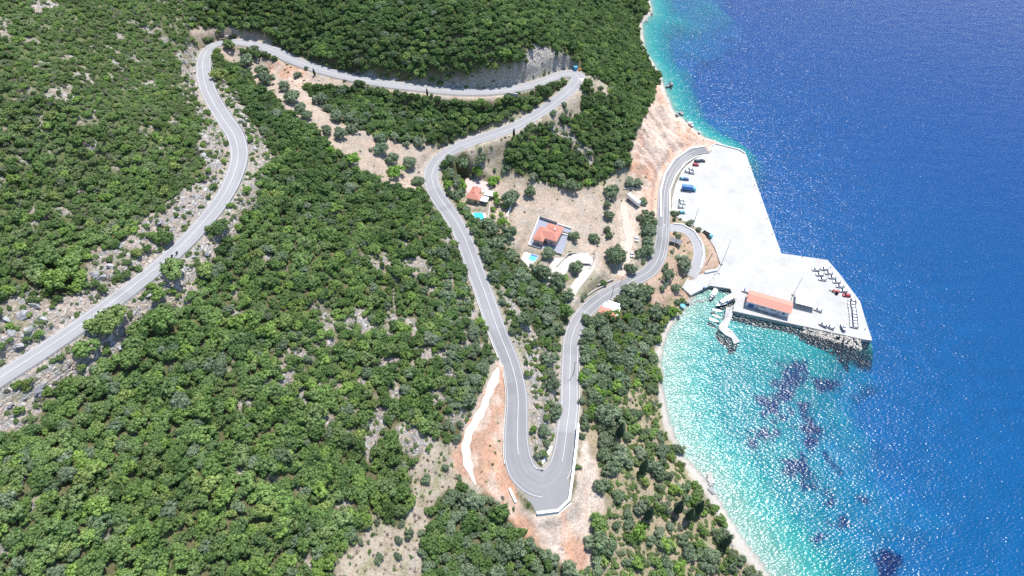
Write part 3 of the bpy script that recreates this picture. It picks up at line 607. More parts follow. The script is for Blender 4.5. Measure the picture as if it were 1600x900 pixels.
def wall_line(name, pts, width, height, m, parent=None, z=None, base=-.4):
    b = MB(); pts = [np.array(p_, float) for p_ in pts]; 
    nn = []
    for i in range(len(pts)):
        a_ = pts[max(i-1, 0)]; c_ = pts[min(i+1, len(pts)-1)]; d = (c_-a_)[:2]; d = d/(np.linalg.norm(d)+1e-9); nn.append(np.array([d[1], -d[0]]))
    vs = []
    for p_, n_ in zip(pts, nn):
        for s, h in ((-1, base), (1, base), (1, height), (-1, height)):
            q = p_[:2]+n_*s*width/2; vs.append((q[0], q[1], p_[2]+h))
    fs = [(0, 1, 2, 3), tuple(4*(len(pts)-1)+k for k in (3, 2, 1, 0))]
    for i in range(len(pts)-1):
        for k in range(4): fs.append((4*i+k, 4*i+4+k, 4*i+4+(k+1) % 4, 4*i+(k+1) % 4))
    b.add(vs, fs); o = b.build(name, m, parent)
    bm = bmesh.new(); bm.from_mesh(o.data); bmesh.ops.recalc_face_normals(bm, faces=bm.faces); bm.to_mesh(o.data); bm.free(); return o
def PW(pts, z): return [W(a_, b_, z) for a_, b_ in pts]
# dark fendered quay edge faces
wall_line('edge_beam', PW([(1145,485.5),(1253,509)], QZ), .5, .12, M['concrete_old'], qt, base=-3)
wall_line('edge_beam', PW([(1066,449),(1079,461),(1109,446),(1141,451),(1150,471),(1146,480)], QZ), .45, .12, M['concrete_old'], qt, base=-3)
wall_line('parapet', PW([(1106,233.5),(1118,225),(1155,234.5),(1164,240)], QZ), .5, .9, M['white'], qt)
for bx_, by_ in [(1172,262),(1181,290),(1191,317),(1200,342),(1209,366),(1300,418),(1322,449),(1340,474),(1354,515),(1256,402)]:
    q = W(bx_, by_, QZ); bb = MB(); bb.tube((q[0]-.9, q[1], QZ), (q[0]-.9, q[1], QZ+.45), .16, .16); bb.tube((q[0]-.9, q[1], QZ+.45), (q[0]-.9, q[1], QZ+.6), .27, .24); bb.build('bollard', M['darkmetal'], qt)
# small jetty
JP = [(1134.5,481),(1144.5,478.5),(1144.5,492),(1137,511),(1147,520.5),(1156.5,534),(1147,537.5),(1143,528),(1133,523),(1123.5,514),(1123.5,508),(1132.5,497)]
jt = thing('jetty', 'narrow white zigzag jetty bending into the small harbour beside the moored boats', 'jetty')
b = MB(); b.prism([tuple(W(a_, b_, 1.1)[:2]) for a_, b_ in JP], -5, 1.1); b.build('deck', mq, jt)
b = MB(); q = W(1141, 518, 1.1); b.tube((q[0], q[1], 1.1), (q[0], q[1], 1.5), .3, .25); b.build('bollard', M['orange'], jt)
# ------------------------------------------------------------------ crowns
def ico():
    bm = bmesh.new(); bmesh.ops.create_icosphere(bm, subdivisions=1, radius=1); bm.verts.ensure_lookup_table()
    v = np.array([x.co[:] for x in bm.verts]); f = np.array([[y.index for y in x.verts] for x in bm.faces]); bm.free(); return v, f
IV, IF = ico()
def crown(name, m, seed, n=42, squash=.62, puff=(.20, .34), leaves=900, leaf=.085, lump=.0, spread=1.0, gap=.0):
    r = np.random.default_rng(seed); vs = []; fs = []; nv = 0; cen = []
    for k in range(n):
        for _ in range(30):
            a_ = r.uniform(0, 2*math.pi); u = r.uniform(-.35, 1); rr = math.sqrt(max(0, 1-u*u))
            d = r.uniform(.55, .82) if k > 6 else r.uniform(0, .4)
            lob = 1+.26*math.sin(a_*2+seed)+.18*math.sin(a_*3+seed*3)+.14*math.sin(a_*5+seed*2)
            c = np.array([math.cos(a_)*rr*d*lob*spread, math.sin(a_)*rr*d*lob*spread, squash*(u*d*1.05)+squash*.55])
            if all(np.linalg.norm(c-x) > puff[0]*.62 for x in cen): break
        cen.append(c); pr = r.uniform(*puff)
        q = IV*(1+r.uniform(-.22, .22, (len(IV), 1)))*pr*np.array([1, 1, .85])+c; vs.append(q); fs.append(IF+nv); nv += len(IV)
    cen = np.array(cen)
    V_ = np.vstack(vs); F_ = np.vstack(fs)
    # loose leaf sprays over the puffs
    pc = cen[r.integers(0, n, leaves)]; d = r.normal(size=(leaves, 3)); d[:, 2] = np.abs(d[:, 2])*.8-.15; d /= np.linalg.norm(d, axis=1)[:, None]
    p0 = pc+d*r.uniform(puff[0]*.9, puff[1]*1.25, (leaves, 1)); t1 = np.cross(d, r.normal(size=(leaves, 3))); t1 /= np.linalg.norm(t1, axis=1)[:, None]; t2 = np.cross(d, t1)+d*r.uniform(-.8, .8, (leaves, 1))
    s = r.uniform(.6, 1.5, (leaves, 1))*leaf
    L = np.stack([p0-t1*s, p0+t1*s*.6-t2*s, p0+t1*s, p0+t2*s*1.2], 1).reshape(-1, 3); LF = np.arange(leaves*4).reshape(-1, 4)+len(V_)
    me = bpy.data.meshes.new(name); me.from_pydata(np.vstack([V_, L]).tolist(), [], F_.tolist()+LF.tolist()); me.materials.append(m)
    tn = np.r_[np.repeat(r.uniform(.75, 1.25, n), len(IV)), np.repeat(r.uniform(.7, 1.35, leaves), 4)]
    at_ = me.attributes.new('tone', 'FLOAT', 'POINT'); at_.data.foreach_set('value', tn.astype(np.float32)); me.update(); return me
def leaf_mat(name, cols, rough=.65, trans=.25):
    m, t, p = new_mat(name); oi = N(t, 'ShaderNodeObjectInfo'); cr = N(t, 'ShaderNodeValToRGB'); t.links.new(oi.outputs['Random'], cr.inputs[0])
    hue = (1.46, 1.33, 1.60) if name not in ('olive_leaves', 'bare_twigs') else (1.5, 1.42, 1.40)
    if name == 'scrub_leaves': hue = (1.30, 1.30, 1.55)
    if name == 'dark_oak_leaves': hue = (1.6, 1.5, 1.5)
    cols = [tuple(a_*b_ for a_, b_ in zip(c, hue)) for c in cols]
    e = cr.color_ramp.elements; e[0].color = (*cols[0], 1); e[1].color = (*cols[-1], 1)
    for k, c in enumerate(cols[1:-1]): x = e.new((k+1)/(len(cols)-1)); x.color = (*c, 1)
    tn = N(t, 'ShaderNodeAttribute', attribute_name='tone').outputs['Fac']
    sc = N(t, 'ShaderNodeVectorMath', operation='SCALE'); t.links.new(cr.outputs[0], sc.inputs[0]); t.links.new(tn, sc.inputs['Scale'])
    pos = N(t, 'ShaderNodeNewGeometry').outputs['Position']; s2 = N(t, 'ShaderNodeVectorMath', operation='SCALE'); t.links.new(sc.outputs[0], s2.inputs[0]); t.links.new(mapr(t, noise(t, pos, .045, 3, .6), .3, .7, .75, 1.3), s2.inputs['Scale'])
    t.links.new(s2.outputs[0], p.inputs['Base Color']); p.inputs['Roughness'].default_value = rough; p.inputs['Specular IOR Level'].default_value = .25
    if trans:
        tl = N(t, 'ShaderNodeBsdfTranslucent'); t.links.new(s2.outputs[0], tl.inputs[0]); mx = N(t, 'ShaderNodeMixShader'); mx.inputs[0].default_value = trans
        t.links.new(p.outputs[0], mx.inputs[1]); t.links.new(tl.outputs[0], mx.inputs[2]); t.links.new(mx.outputs[0], t.nodes['Material Output'].inputs[0])
    return m
ML = {'oak': leaf_mat('oak_leaves', [(0.075,0.132,0.033),(0.093,0.165,0.036),(0.112,0.188,0.045),(0.090,0.150,0.045),(0.150,0.247,0.045),(0.105,0.173,0.042),(0.128,0.188,0.060),(0.083,0.143,0.039),(0.180,0.247,0.060)]),
      'oakdark': leaf_mat('dark_oak_leaves', [(0.048,0.090,0.028),(0.063,0.112,0.031),(0.056,0.101,0.034),(0.081,0.137,0.036),(0.070,0.112,0.045)]),
      'olive': leaf_mat('olive_leaves', [(0.106,0.150,0.088),(0.125,0.169,0.100),(0.094,0.138,0.069),(0.144,0.181,0.119)]),
      'bright': leaf_mat('fresh_leaves', [(0.150,0.275,0.037),(0.125,0.237,0.037),(0.175,0.275,0.050)]),
      'scrub': leaf_mat('scrub_leaves', [(0.101,0.149,0.041),(0.121,0.176,0.047),(0.088,0.142,0.034),(0.149,0.189,0.068),(0.101,0.169,0.038),(0.169,0.203,0.081),(0.135,0.142,0.081)]),
      'cypress': leaf_mat('cypress_leaves', [(0.029,0.052,0.023),(0.039,0.065,0.026)]),
      'grey': leaf_mat('bare_twigs', [(0.200,0.170,0.150),(0.240,0.200,0.180)])}
CR = {'oak': [crown('oak_crown', ML['oak'], s, n=78, squash=.62, puff=(.12,.23), leaves=1500, leaf=.055) for s in (1,2,3,4,5)],
      'oakdark': [crown('dark_oak_crown', ML['oakdark'], s, n=70, squash=.70, puff=(.13,.25), leaves=1400, leaf=.06) for s in (11,12,13)],
      'olive': [crown('olive_crown', ML['olive'], s, n=54, squash=.60, puff=(.14,.26), leaves=1500, leaf=.06) for s in (21,22,23,24)],
      'bright': [crown('fresh_crown', ML['bright'], s, n=60, squash=.65, puff=(.13,.24), leaves=1400, leaf=.06) for s in (31,)],
      'scrub': [crown('scrub_crown', ML['scrub'], s, n=40, squash=.45, puff=(.14,.27), leaves=800, leaf=.07) for s in (41,42,43)],
      'grey': [crown('twig_crown', ML['grey'], 51, n=16, squash=.45, puff=(.12,.22), leaves=1100, leaf=.05)]}
def cypress_mesh(seed):
    r = np.random.default_rng(seed); vs = []; fs = []; nv = 0; tn = []
    for k in range(46):
        h = k/46; a_ = k*2.4; rad = .13*math.sin(math.pi*min(1, (h*.93+.10)))**.7*(1-h*.55); c = np.array([math.cos(a_)*rad*.45, math.sin(a_)*rad*.45, .04+h*.93])
        vs.append(IV*(1+r.uniform(-.25, .25, (len(IV), 1)))*np.array([rad*.9+.012, rad*.9+.012, .055])+c); fs.append(IF+nv); nv += len(IV); tn += [r.uniform(.75, 1.25)]*len(IV)
    me = bpy.data.meshes.new('cypress_crown'); me.from_pydata(np.vstack(vs).tolist(), [], np.vstack(fs).tolist()); me.materials.append(ML['cypress'])
    at_ = me.attributes.new('tone', 'FLOAT', 'POINT'); at_.data.foreach_set('value', np.array(tn, np.float32)); return me
def trunk_mesh(seed, h=.45, r0=.06, fork=3):
    r = random.Random(seed); b = MB(); b.tube((0, 0, -.25), (.02, 0, h*.5), r0*1.2, r0*.85, 7)
    for k in range(fork):
        a_ = 2*math.pi*k/fork+r.random(); b.tube((.02, 0, h*.47), (math.cos(a_)*.34, math.sin(a_)*.34, h+.18), r0*.7, r0*.25, 5)
        b.tube((math.cos(a_)*.34, math.sin(a_)*.34, h+.18), (math.cos(a_+.5)*.5, math.sin(a_+.5)*.5, h+.4), r0*.25, r0*.1, 4)
    me = bpy.data.meshes.new('trunk'); me.from_pydata(b.v, [], b.f); me.materials.append(M['bark']); return me
TR = [trunk_mesh(k) for k in range(3)]; TS = trunk_mesh(9, .15, .04, 4)
CYP = [cypress_mesh(k) for k in (1, 2)]; cyt = MB(); cyt.tube((0, 0, -.04), (0, 0, .12), .022, .018, 7); cytm = bpy.data.meshes.new('trunk'); cytm.from_pydata(cyt.v, [], cyt.f); cytm.materials.append(M['bark'])
def tree(kind, name, x, y, r_, label, cat='tree', group=None, lift=.30, trunk=True, zs=1.0, var=None):
    """r_: crown radius in metres"""
    z = float(ground(x, y)); k = random.randrange(len(CR[kind])) if var is None else var
    o = thing(name, label, cat, (x, y, z-.05), random.uniform(0, 6.28), group, r_); o.scale.z = r_*zs
    c = meshobj('crown', CR[kind][k], o); c.location.z = lift
    meshobj('trunk', TR[k % 3] if trunk else TS, o); return o
# ------------------------------------------------------------------ scatter
taken = []          # places of explicit trees and things
def clear(x, y, r_): return all((x-a_)**2+(y-b_)**2 > (r_+c_)**2 for a_, b_, c_ in taken)
EXPL = [] # explicit trees: kind, photo x, y (of the crown), width in photo px, zone text
OT = 'on the bare terrace below the upper road'
for px, py, wd in [(398,77,11),(414,84,8),(388,96,23),(411,113,20),(418,125,24),(446,137,19),(465,118,11),(479,107,7),(459,154,26),(471,169,18),(480,181,18),(503,157,22),(513,170,16),(527,181,22),(545,186,15),(540,170,13),(512,203,17),(533,210,21),(552,202,20),(564,192,15),(595,233,24),(596,217,20),(617,214,15),(655,223,20),(614,249,20),(641,256,23),(654,284,21),(578,166,14),(534,144,18)]:
    EXPL.append(('olive', 'olive_tree', px, py, wd, OT))
for px, py, wd in [(619,268,25),(552,250,22),(518,235,14)]: EXPL.append(('bright', 'fruit_tree', px, py, wd, OT))
VT = 'around the two villas'
for px, py, wd in [(715,282,18),(752,249,20),(705,250,17),(725,254,24),(704,272,18),(712,287,16),(720,300,17),(713,305,20),(828,300,18),(798,312,29),(792,262,12),(833,276,15),(856,396,23),(897,370,17),(928,372,18),(892,291,22),(876,277,14),(955,299,24),(950,337,17),(948,320,12),(952,367,12),(948,360,11),(899,418,20),(960,402,32),(985,420,18),(788,268,10)]: EXPL.append(('olive', 'olive_tree', px, py, wd, VT))
for px, py, wd in [(747,267,17),(771,284,18),(786,349,17),(778,316,12),(773,306,12),(720,292,22),(700,288,16),(770,338,8),(771,327,9),(783,334,8),(790,322,10),(833,217,9),(918,284,13),(880,435,14)]: EXPL.append(('bright', 'fruit_tree', px, py, wd, VT))
CT = 'beside the road to the quay'
for px, py, wd in [(967,256,16),(983,284,17),(996,286,15),(1004,315,14),(1010,338,20),(1011,350,24),(1012,362,25),(1011,380,20),(1008,392,24),(1067,410,27),(1043,430,19),(1056,450,15),(983,452,26),(1005,458,28),(1022,487,24),(1018,513,25),(1010,530,22),(996,478,22),(930,503,27),(945,520,28),(953,538,24),(935,500,22),(920,522,24),(918,500,20),(960,560,26),(980,565,24),(1003,545,22),(945,575,22),(915,560,18),(1000,585,22),(1020,560,20),(970,590,26),(940,600,20)]: EXPL.append(('olive', 'olive_tree', px, py, wd, CT))
ST = 'between the lower hairpin and the beach'
for px, py, wd in [(940,845,36),(938,757,24),(944,686,26),(943,708,24),(956,727,28),(948,647,40),(1000,706,20),(1033,703,24),(1022,730,26),(967,710,30),(1055,763,18),(1040,848,22),(1030,830,18),(980,800,16),(965,775,20),(1000,790,22),(890,888,28),(866,872,18),(1075,860,24),(1110,865,26),(1120,835,20),(1070,760,16),(1060,700,18),(915,665,14)]: EXPL.append(('olive', 'olive_tree', px, py, wd, ST))
for px, py, wd in [(998,828,24),(1041,847,24),(1053,764,18),(993,600,16),(1010,640,18),(925,640,16),(1060,885,22)]: EXPL.append(('bright', 'fruit_tree', px, py, wd, ST))
IT = 'between the two legs of the lower hairpin'
for px, py, wd in [(820,500,26),(855,500,22),(852,470,24),(840,490,16),(845,425,30),(870,440,28),(800,400,24),(815,430,26),(855,560,24),(858,585,22),(862,600,24),(868,640,24),(850,672,22),(853,690,14),(840,710,12),(780,380,26),(795,365,24),(760,350,26),(770,360,24),(785,345,14),(765,405,18),(885,462,22),(830,455,22),(815,470,18),(800,445,20),(860,520,18)]: EXPL.append(('olive', 'olive_tree', px, py, wd, IT))
BT = 'alone on the rocky upper road verge'
for px, py, wd in [(274,421,38),(178,502,50),(345,357,30),(206,558,38),(256,502,50),(78,402,44),(112,412,40),(93,438,42),(62,428,34),(128,432,26),(262,373,26),(252,462,24),(425,265,26),(345,120,22),(140,545,34)]: EXPL.append(('oak', 'oak_tree', px, py, wd, BT))
ORD = ['first','second','third','fourth','fifth','sixth','seventh','eighth','ninth','tenth','eleventh','twelfth','thirteenth','fourteenth','fifteenth','sixteenth','seventeenth','eighteenth','nineteenth','twentieth']
def ordn(k):
    if k < 20: return ORD[k]
    t_, u_ = divmod(k+1, 10); s_ = {2: 'twent', 3: 'thirt', 4: 'fort'}[t_]
    return s_+'ieth' if u_ == 0 else s_+'y-'+ORD[u_-1]
cnt = {}
for kind, nm, px, py, wd, zone in sorted(EXPL, key=lambda e: e[2]):
    x, y, z = GP(px, py+wd*.22); sc_ = P(x, y, z+2)[2]; r_ = wd/sc_/2*1.08
    key = (nm, zone); k = cnt.get(key, 0); cnt[key] = k+1
    word = {'olive_tree': 'olive tree', 'fruit_tree': 'bright leafy tree', 'oak_tree': 'dense oak'}[nm]
    tree(kind, nm, x, y, r_, f'{word} {zone}, {ordn(k)} from the left', 'tree', f'{word}s {zone}', zs=random.uniform(.9, 1.15))
    taken.append((x, y, r_*.7))
# cypresses: foot and tip in the photo
def height_of(fx_, fy_, z, tx, ty):
    q = W(fx_, fy_, z); best = None
    for h in np.arange(.5, 30, .25):
        a_, b_, _ = P(q[0], q[1], z+h); e = (a_-tx)**2+(b_-ty)**2
        if best is None or e < best[0]: best = (e, h)
    return best[1]
CY = [(1011,810,1018,786,'short cypress left of the bright round tree above the lower shore'),(1057,800,1066,780,'small slim cypress alone in the dry scrub above the beach'),(1074,811,1083,792,'cypress at the left edge of the dark thicket above the beach'),
      (1088,801,1101,767,'tall cypress rising from the dark thicket above the beach'),(1129,853,1147,825,'dark cypress leaning over the white beach at the lower shore'),(967,682,973,652,'dark cypress behind the big olive right of the hairpin wall'),
      (1003,738,1013,712,'slim cypress at the foot of the utility pole on the coast slope'),(803,214,803,200,'small dark cypress on the road verge above the villas'),(492,118,493,104,'small cypress below the guard rail of the upper road'),(668,150,669,137,'small dark cypress beside the culvert on the upper road')]
for a_, b_, c_, d_, lab in CY:
    x, y, z = GP(a_, b_); h = max(4, height_of(a_, b_, z, c_, d_)); h = min(h, 14)
    o = thing('cypress_tree', lab, 'cypress', (x, y, z), random.random()*6, 'cypresses', h); meshobj('crown', CYP[0], o); meshobj('trunk', cytm, o); taken.append((x, y, 1))
# procedural forest
KINDF = {FOREST: 1, SCRUB: 2, COASTMIX: 3, DRY: 4, ROCK: 5, BROWN: 6, SOIL: 7, RED: 8, GREYF: 9, CLIFF: 10}
pts = []
def scatter(sp, fn):
    xs = np.arange(-330, 250, sp); ys = np.arange(-10, 640, sp); XX, YY = np.meshgrid(xs, ys); XX = XX+rng.uniform(-.45, .45, XX.shape)*sp; YY = YY+rng.uniform(-.45, .45, YY.shape)*sp
    XX = XX.ravel(); YY = YY.ravel(); ld = cell(LAND, XX, YY); XX = XX[ld]; YY = YY[ld]
    c = cell(CLS, XX, YY); rd = cell(RD, XX, YY); qd = cell(QD, XX, YY); nv_ = cell(NOVEG, XX, YY); pd = cell(PADD, XX, YY); cd = cell(CD, XX, YY); z = ground(XX, YY); a_, b_, s_ = P(XX, YY, z)
    for i in range(len(XX)):
        if a_[i] < -160 or a_[i] > 1350 or b_[i] < -230 or b_[i] > 1050: continue
        if nv_[i] or qd[i] < 2 or pd[i] < 1 or cd[i] < 2.2: continue
        e = fn(c[i], rd[i], cd[i], a_[i], b_[i])
        if e is None: continue
        kind, r_ = e
        if rd[i] < r_*.75+.3: continue
        if not near_clear(XX[i], YY[i], r_*.5): continue
        pts.append((kind, XX[i], YY[i], z[i], r_, s_[i]))
TK = np.array(taken)
def near_clear(x, y, r_): return not np.any((TK[:, 0]-x)**2+(TK[:, 1]-y)**2 < (TK[:, 2]+r_)**2)
def f_trees(c, rd, cd, px, py):
    u = rng.random()
    if c == FOREST:
        up_ = py < 330 and px > 380
        k = 'oakdark' if (up_ and u < .75) or (px > 600 and u < .35) or u < .18 else 'oak'
        if px > 690 and py > 330 and u > .45: k = 'olive'
        if px > 900 and py > 440: k = 'bright' if u < .25 else ('olive' if u < .7 else 'oak')
        elif px < 690 and u > .93: k = 'olive'
        r_ = rng.uniform(1.15, 2.7)
        if py > 500 and px < 690: r_ *= 1.12
        if rng.random() < .14: r_ *= 1.45
        return k, r_
    if c == SCRUB and u < .85: return ('oak' if u < .45 else 'scrub'), rng.uniform(.9, 2.0)*(1+.35*(py > 180))
    if c == ROCK and u < .20: return 'oak', rng.uniform(1.0, 2.2)
    if c == GREYF and u < .18 and py < 110: return 'oakdark', rng.uniform(1.0, 1.8)
    if c == COASTMIX and u < .34: return ('olive' if u < .17 else 'oak'), rng.uniform(1.6, 2.9)
    if c == BROWN and u < .12: return 'olive', rng.uniform(1.2, 2)
    if c == DRY and u < .12 and not (740 < px < 960 and 270 < py < 430): return 'olive', rng.uniform(1.2, 2.4)
    return None
scatter(2.9, f_trees)
def f_bush(c, rd, cd, px, py):
    u = rng.random()
    if c == FOREST and u < .35: return 'scrub', rng.uniform(.9, 1.7)
    if c == SCRUB and u < .95: return ('grey' if u < .03 else 'scrub'), rng.uniform(.8, 1.7)
    if c == COASTMIX and u < .78: return ('grey' if u < .04 else 'scrub'), rng.uniform(.6, 1.6)
    if c == ROCK and u < .5: return ('grey' if u < .03 else 'scrub'), rng.uniform(.5, 1.4)
    if c == DRY and py > 680 and px < 770 and u < .62: return ('grey' if u < .34 else 'scrub'), rng.uniform(.35, .95)
    if c == DRY and u < .16: return ('grey' if u < .03 else 'scrub'), rng.uniform(.4, 1.0)
    if c == GREYF and u < .2: return 'scrub', rng.uniform(.5, 1.1)
    if c == BROWN and u < .14: return 'scrub', rng.uniform(.4, .9)
    if c in (SOIL, RED, PALE) and u < (.10 if c == RED else .04): return 'scrub', rng.uniform(.35, .8)
    if c == CLIFF and u < .02: return 'scrub', rng.uniform(.3, .8)
    return None
scatter(2.3, f_bush)
def inview(p_):
    a_, b_, _ = P(p_[1], p_[2], p_[3]+1); return 5 < a_ < 1595 and 5 < b_ < 895
big = sorted([p_ for p_ in pts if p_[0] in ('oak', 'oakdark', 'bright') and inview(p_)], key=lambda p_: -p_[4]*p_[5])[:285]
bigid = {id(p_) for p_ in big}
olv = sorted([p_ for p_ in pts if p_[0] == 'olive' and inview(p_)], key=lambda p_: -p_[4]*p_[5])[:110]; bigid |= {id(p_) for p_ in olv}
bsh = sorted([p_ for p_ in pts if p_[0] in ('scrub', 'grey') and inview(p_) and cell(CLS, p_[1], p_[2]) in (ROCK, COASTMIX, DRY, BROWN, SOIL, RED)], key=lambda p_: -p_[4]*p_[5])[:200]; bigid |= {id(p_) for p_ in bsh}
print('scatter', len(pts), 'oaks', sum(p_[0] in ('oak', 'oakdark') for p_ in pts))
def where_txt(p_):
    a_, b_, _ = P(p_[1], p_[2], p_[3])
    if b_ < 140 and a_ > 380: return 'on the wooded slope above the topmost road'
    if a_ < 330 and b_ < 560 and b_ < 600-.62*a_: return 'on the hillside left of the upper road'
    if a_ > 900 and b_ > 430: return 'on the coast slope above the bay'
    if a_ > 690 and b_ > 560 and a_ < 900 and b_ < 740: return 'in the strip between the hairpin legs'
    if a_ > 640 and b_ < 330: return 'in the woods around the village'
    if a_ > 690 and 330 <= b_ <= 560: return 'between the villas and the hairpin road'
    if b_ > 560: return 'in the forest at the lower left'
    return 'in the forest between the two long roads'
NAMES = {'oak': ('oak_tree', 'mid green evergreen oak'), 'oakdark': ('oak_tree', 'dark green evergreen oak'), 'bright': ('fruit_tree', 'fresh green leafy tree'), 'olive': ('olive_tree', 'grey green olive crown'), 'scrub': ('shrub', 'low green shrub'), 'grey': ('dry_shrub', 'leafless grey brown shrub')}
for p_ in big+olv+bsh:
    nm, word = NAMES[p_[0]]; wt = where_txt(p_)
    tree(p_[0], nm, p_[1], p_[2], p_[4], f'{word} growing {wt}', 'shrub' if 'shrub' in nm else 'tree', f'{word}s {wt}', trunk='shrub' not in nm, lift=.05 if 'shrub' in nm else .30, zs=random.uniform(.9, 1.2))
# the rest of the woods: one object per kind, instanced on points
def forest_nodes(name, meshes):
    ng = bpy.data.node_groups.new(name, 'GeometryNodeTree'); ng.interface.new_socket('Geometry', in_out='INPUT', socket_type='NodeSocketGeometry'); ng.interface.new_socket('Geometry', in_out='OUTPUT', socket_type='NodeSocketGeometry')
    gi = ng.nodes.new('NodeGroupInput'); go = ng.nodes.new('NodeGroupOutput'); iop = ng.nodes.new('GeometryNodeInstanceOnPoints'); g2 = ng.nodes.new('GeometryNodeGeometryToInstance')
    for s in reversed(SRC[meshes]):
        oi = ng.nodes.new('GeometryNodeObjectInfo'); oi.inputs['Object'].default_value = s; ng.links.new(oi.outputs['Geometry'], g2.inputs[0])
    ng.links.new(gi.outputs[0], iop.inputs['Points']); ng.links.new(g2.outputs[0], iop.inputs['Instance']); iop.inputs['Pick Instance'].default_value = True
    for at_, typ, sock in (('idx', 'INT', 'Instance Index'), ('rot', 'FLOAT_VECTOR', 'Rotation'), ('scl', 'FLOAT_VECTOR', 'Scale')):
        n = ng.nodes.new('GeometryNodeInputNamedAttribute'); n.data_type = typ; n.inputs['Name'].default_value = at_; ng.links.new(n.outputs['Attribute'], iop.inputs[sock])
    ng.links.new(iop.outputs[0], go.inputs[0]); return ng
SRC = {}
for k in CR:   # geometry sources: the crowns of trees that stand in the scene
    SRC[k] = []
    for me in CR[k]:
        s = next((o for o in COL.objects if o.type == 'MESH' and o.data == me), None)
        if s: SRC[k].append(s)
NM = {'oak': ('oak_forest', 'unbroken mass of mid green oak woodland covering the hillside'), 'oakdark': ('dark_oak_forest', 'darker green oak woodland of the upper slopes'), 'olive': ('olive_wood', 'scattered grey green olive woodland'),
      'bright': ('leafy_wood', 'fresh green broadleaf trees mixed into the coastal wood'),
      'scrub': ('scrub', 'low green scrub covering the slopes'), 'grey': ('dry_scrub', 'leafless grey brown brushwood on the slopes')}
for k, (nm, lab) in NM.items():
    rest = [p_ for p_ in pts if p_[0] == k and id(p_) not in bigid]
    if not rest or not SRC.get(k): continue
    n_ = len(rest); me = bpy.data.meshes.new(nm); r_ = np.array([p_[4] for p_ in rest]); lift = .12 if k in ('scrub', 'grey') else .30
    me.from_pydata([(p_[1], p_[2], p_[3]-.1+lift*p_[4]) for p_ in rest], [], [])
    at_ = me.attributes.new('idx', 'INT', 'POINT'); at_.data.foreach_set('value', rng.integers(0, len(SRC[k]), n_).astype(np.int32))
    rot = np.zeros((n_, 3)); rot[:, 2] = rng.uniform(0, 6.28, n_); rot[:, :2] = rng.uniform(-.15, .15, (n_, 2))
    at_ = me.attributes.new('rot', 'FLOAT_VECTOR', 'POINT'); at_.data.foreach_set('vector', rot.ravel().astype(np.float32))
    scl = np.stack([r_, r_*rng.uniform(.85, 1.15, n_), r_*rng.uniform(.85, 1.3, n_)], 1); at_ = me.attributes.new('scl', 'FLOAT_VECTOR', 'POINT'); at_.data.foreach_set('vector', scl.ravel().astype(np.float32))
    o = meshobj(nm, me); tag(o, lab, 'woodland', kind='stuff'); md = o.modifiers.new('g', 'NODES'); md.node_group = forest_nodes(nm, k)
# ------------------------------------------------------------------ rocks
def rock_mesh(seed, name, m):
    r = np.random.default_rng(seed); bm = bmesh.new()
    for k in range(16):
        d = r.normal(size=3); d /= np.linalg.norm(d); bm.verts.new(d*r.uniform(.75, 1.1)*np.array([1, .72, .5]))
    bmesh.ops.convex_hull(bm, input=bm.verts); bmesh.ops.delete(bm, geom=[v for v in bm.verts if not v.link_faces], context='VERTS')
    bmesh.ops.subdivide_edges(bm, edges=bm.edges, cuts=1); bmesh.ops.triangulate(bm, faces=bm.faces)
    for v in bm.verts: v.co *= r.uniform(.84, 1.12)
    me = bpy.data.meshes.new(name); bm.to_mesh(me); bm.free(); me.materials.append(m); return me
def rock_mat(name, a_, b_):
    m, t, p = new_mat(name); pos = N(t, 'ShaderNodeNewGeometry').outputs['Position']; oi = N(t, 'ShaderNodeObjectInfo')
    c = mixc(t, oi.outputs['Random'], a_, b_); sc = N(t, 'ShaderNodeVectorMath', operation='SCALE'); t.links.new(c, sc.inputs[0]); t.links.new(mapr(t, noise(t, pos, 1.4, 6, .75), .3, .7, .7, 1.25), sc.inputs['Scale'])
    t.links.new(sc.outputs[0], p.inputs['Base Color']); p.inputs['Roughness'].default_value = .92
    bn = N(t, 'ShaderNodeBump'); bn.inputs['Distance'].default_value = .35; t.links.new(noise(t, pos, 1.8, 5, .7), bn.inputs['Height']); t.links.new(bn.outputs[0], p.inputs['Normal']); return m
MRK = rock_mat('limestone', (.22,.22,.235), (.38,.37,.36)); MRW = rock_mat('white_limestone', (.36,.33,.29), (.56,.52,.46))
RM = [rock_mesh(s, 'boulder', MRK) for s in range(6)]; RWM = [rock_mesh(s+20, 'riprap', MRW) for s in range(6)]
def rock(me, name, label, cat, x, y, z, s, group=None, flat=1.0):
    o = meshobj(name, me); o.location = (x, y, z); o.rotation_euler = (random.uniform(-.4, .4), random.uniform(-.4, .4), random.uniform(0, 6.28)); o.scale = (s, s*random.uniform(.75, 1.1), s*flat*random.uniform(.8, 1.1)); return tag(o, label, cat, group)
rk_pts = []
xs = rng.uniform(-300, 200, 60000); ys = rng.uniform(0, 560, 60000); cc = cell(CLS, xs, ys); rdd = cell(RD, xs, ys); qdd = cell(QD, xs, ys); pdd = cell(PADD, xs, ys); zz = ground(xs, ys); ppx, ppy, pps = P(xs, ys, zz); nz_ = fbm(xs/8, ys/8, 301)
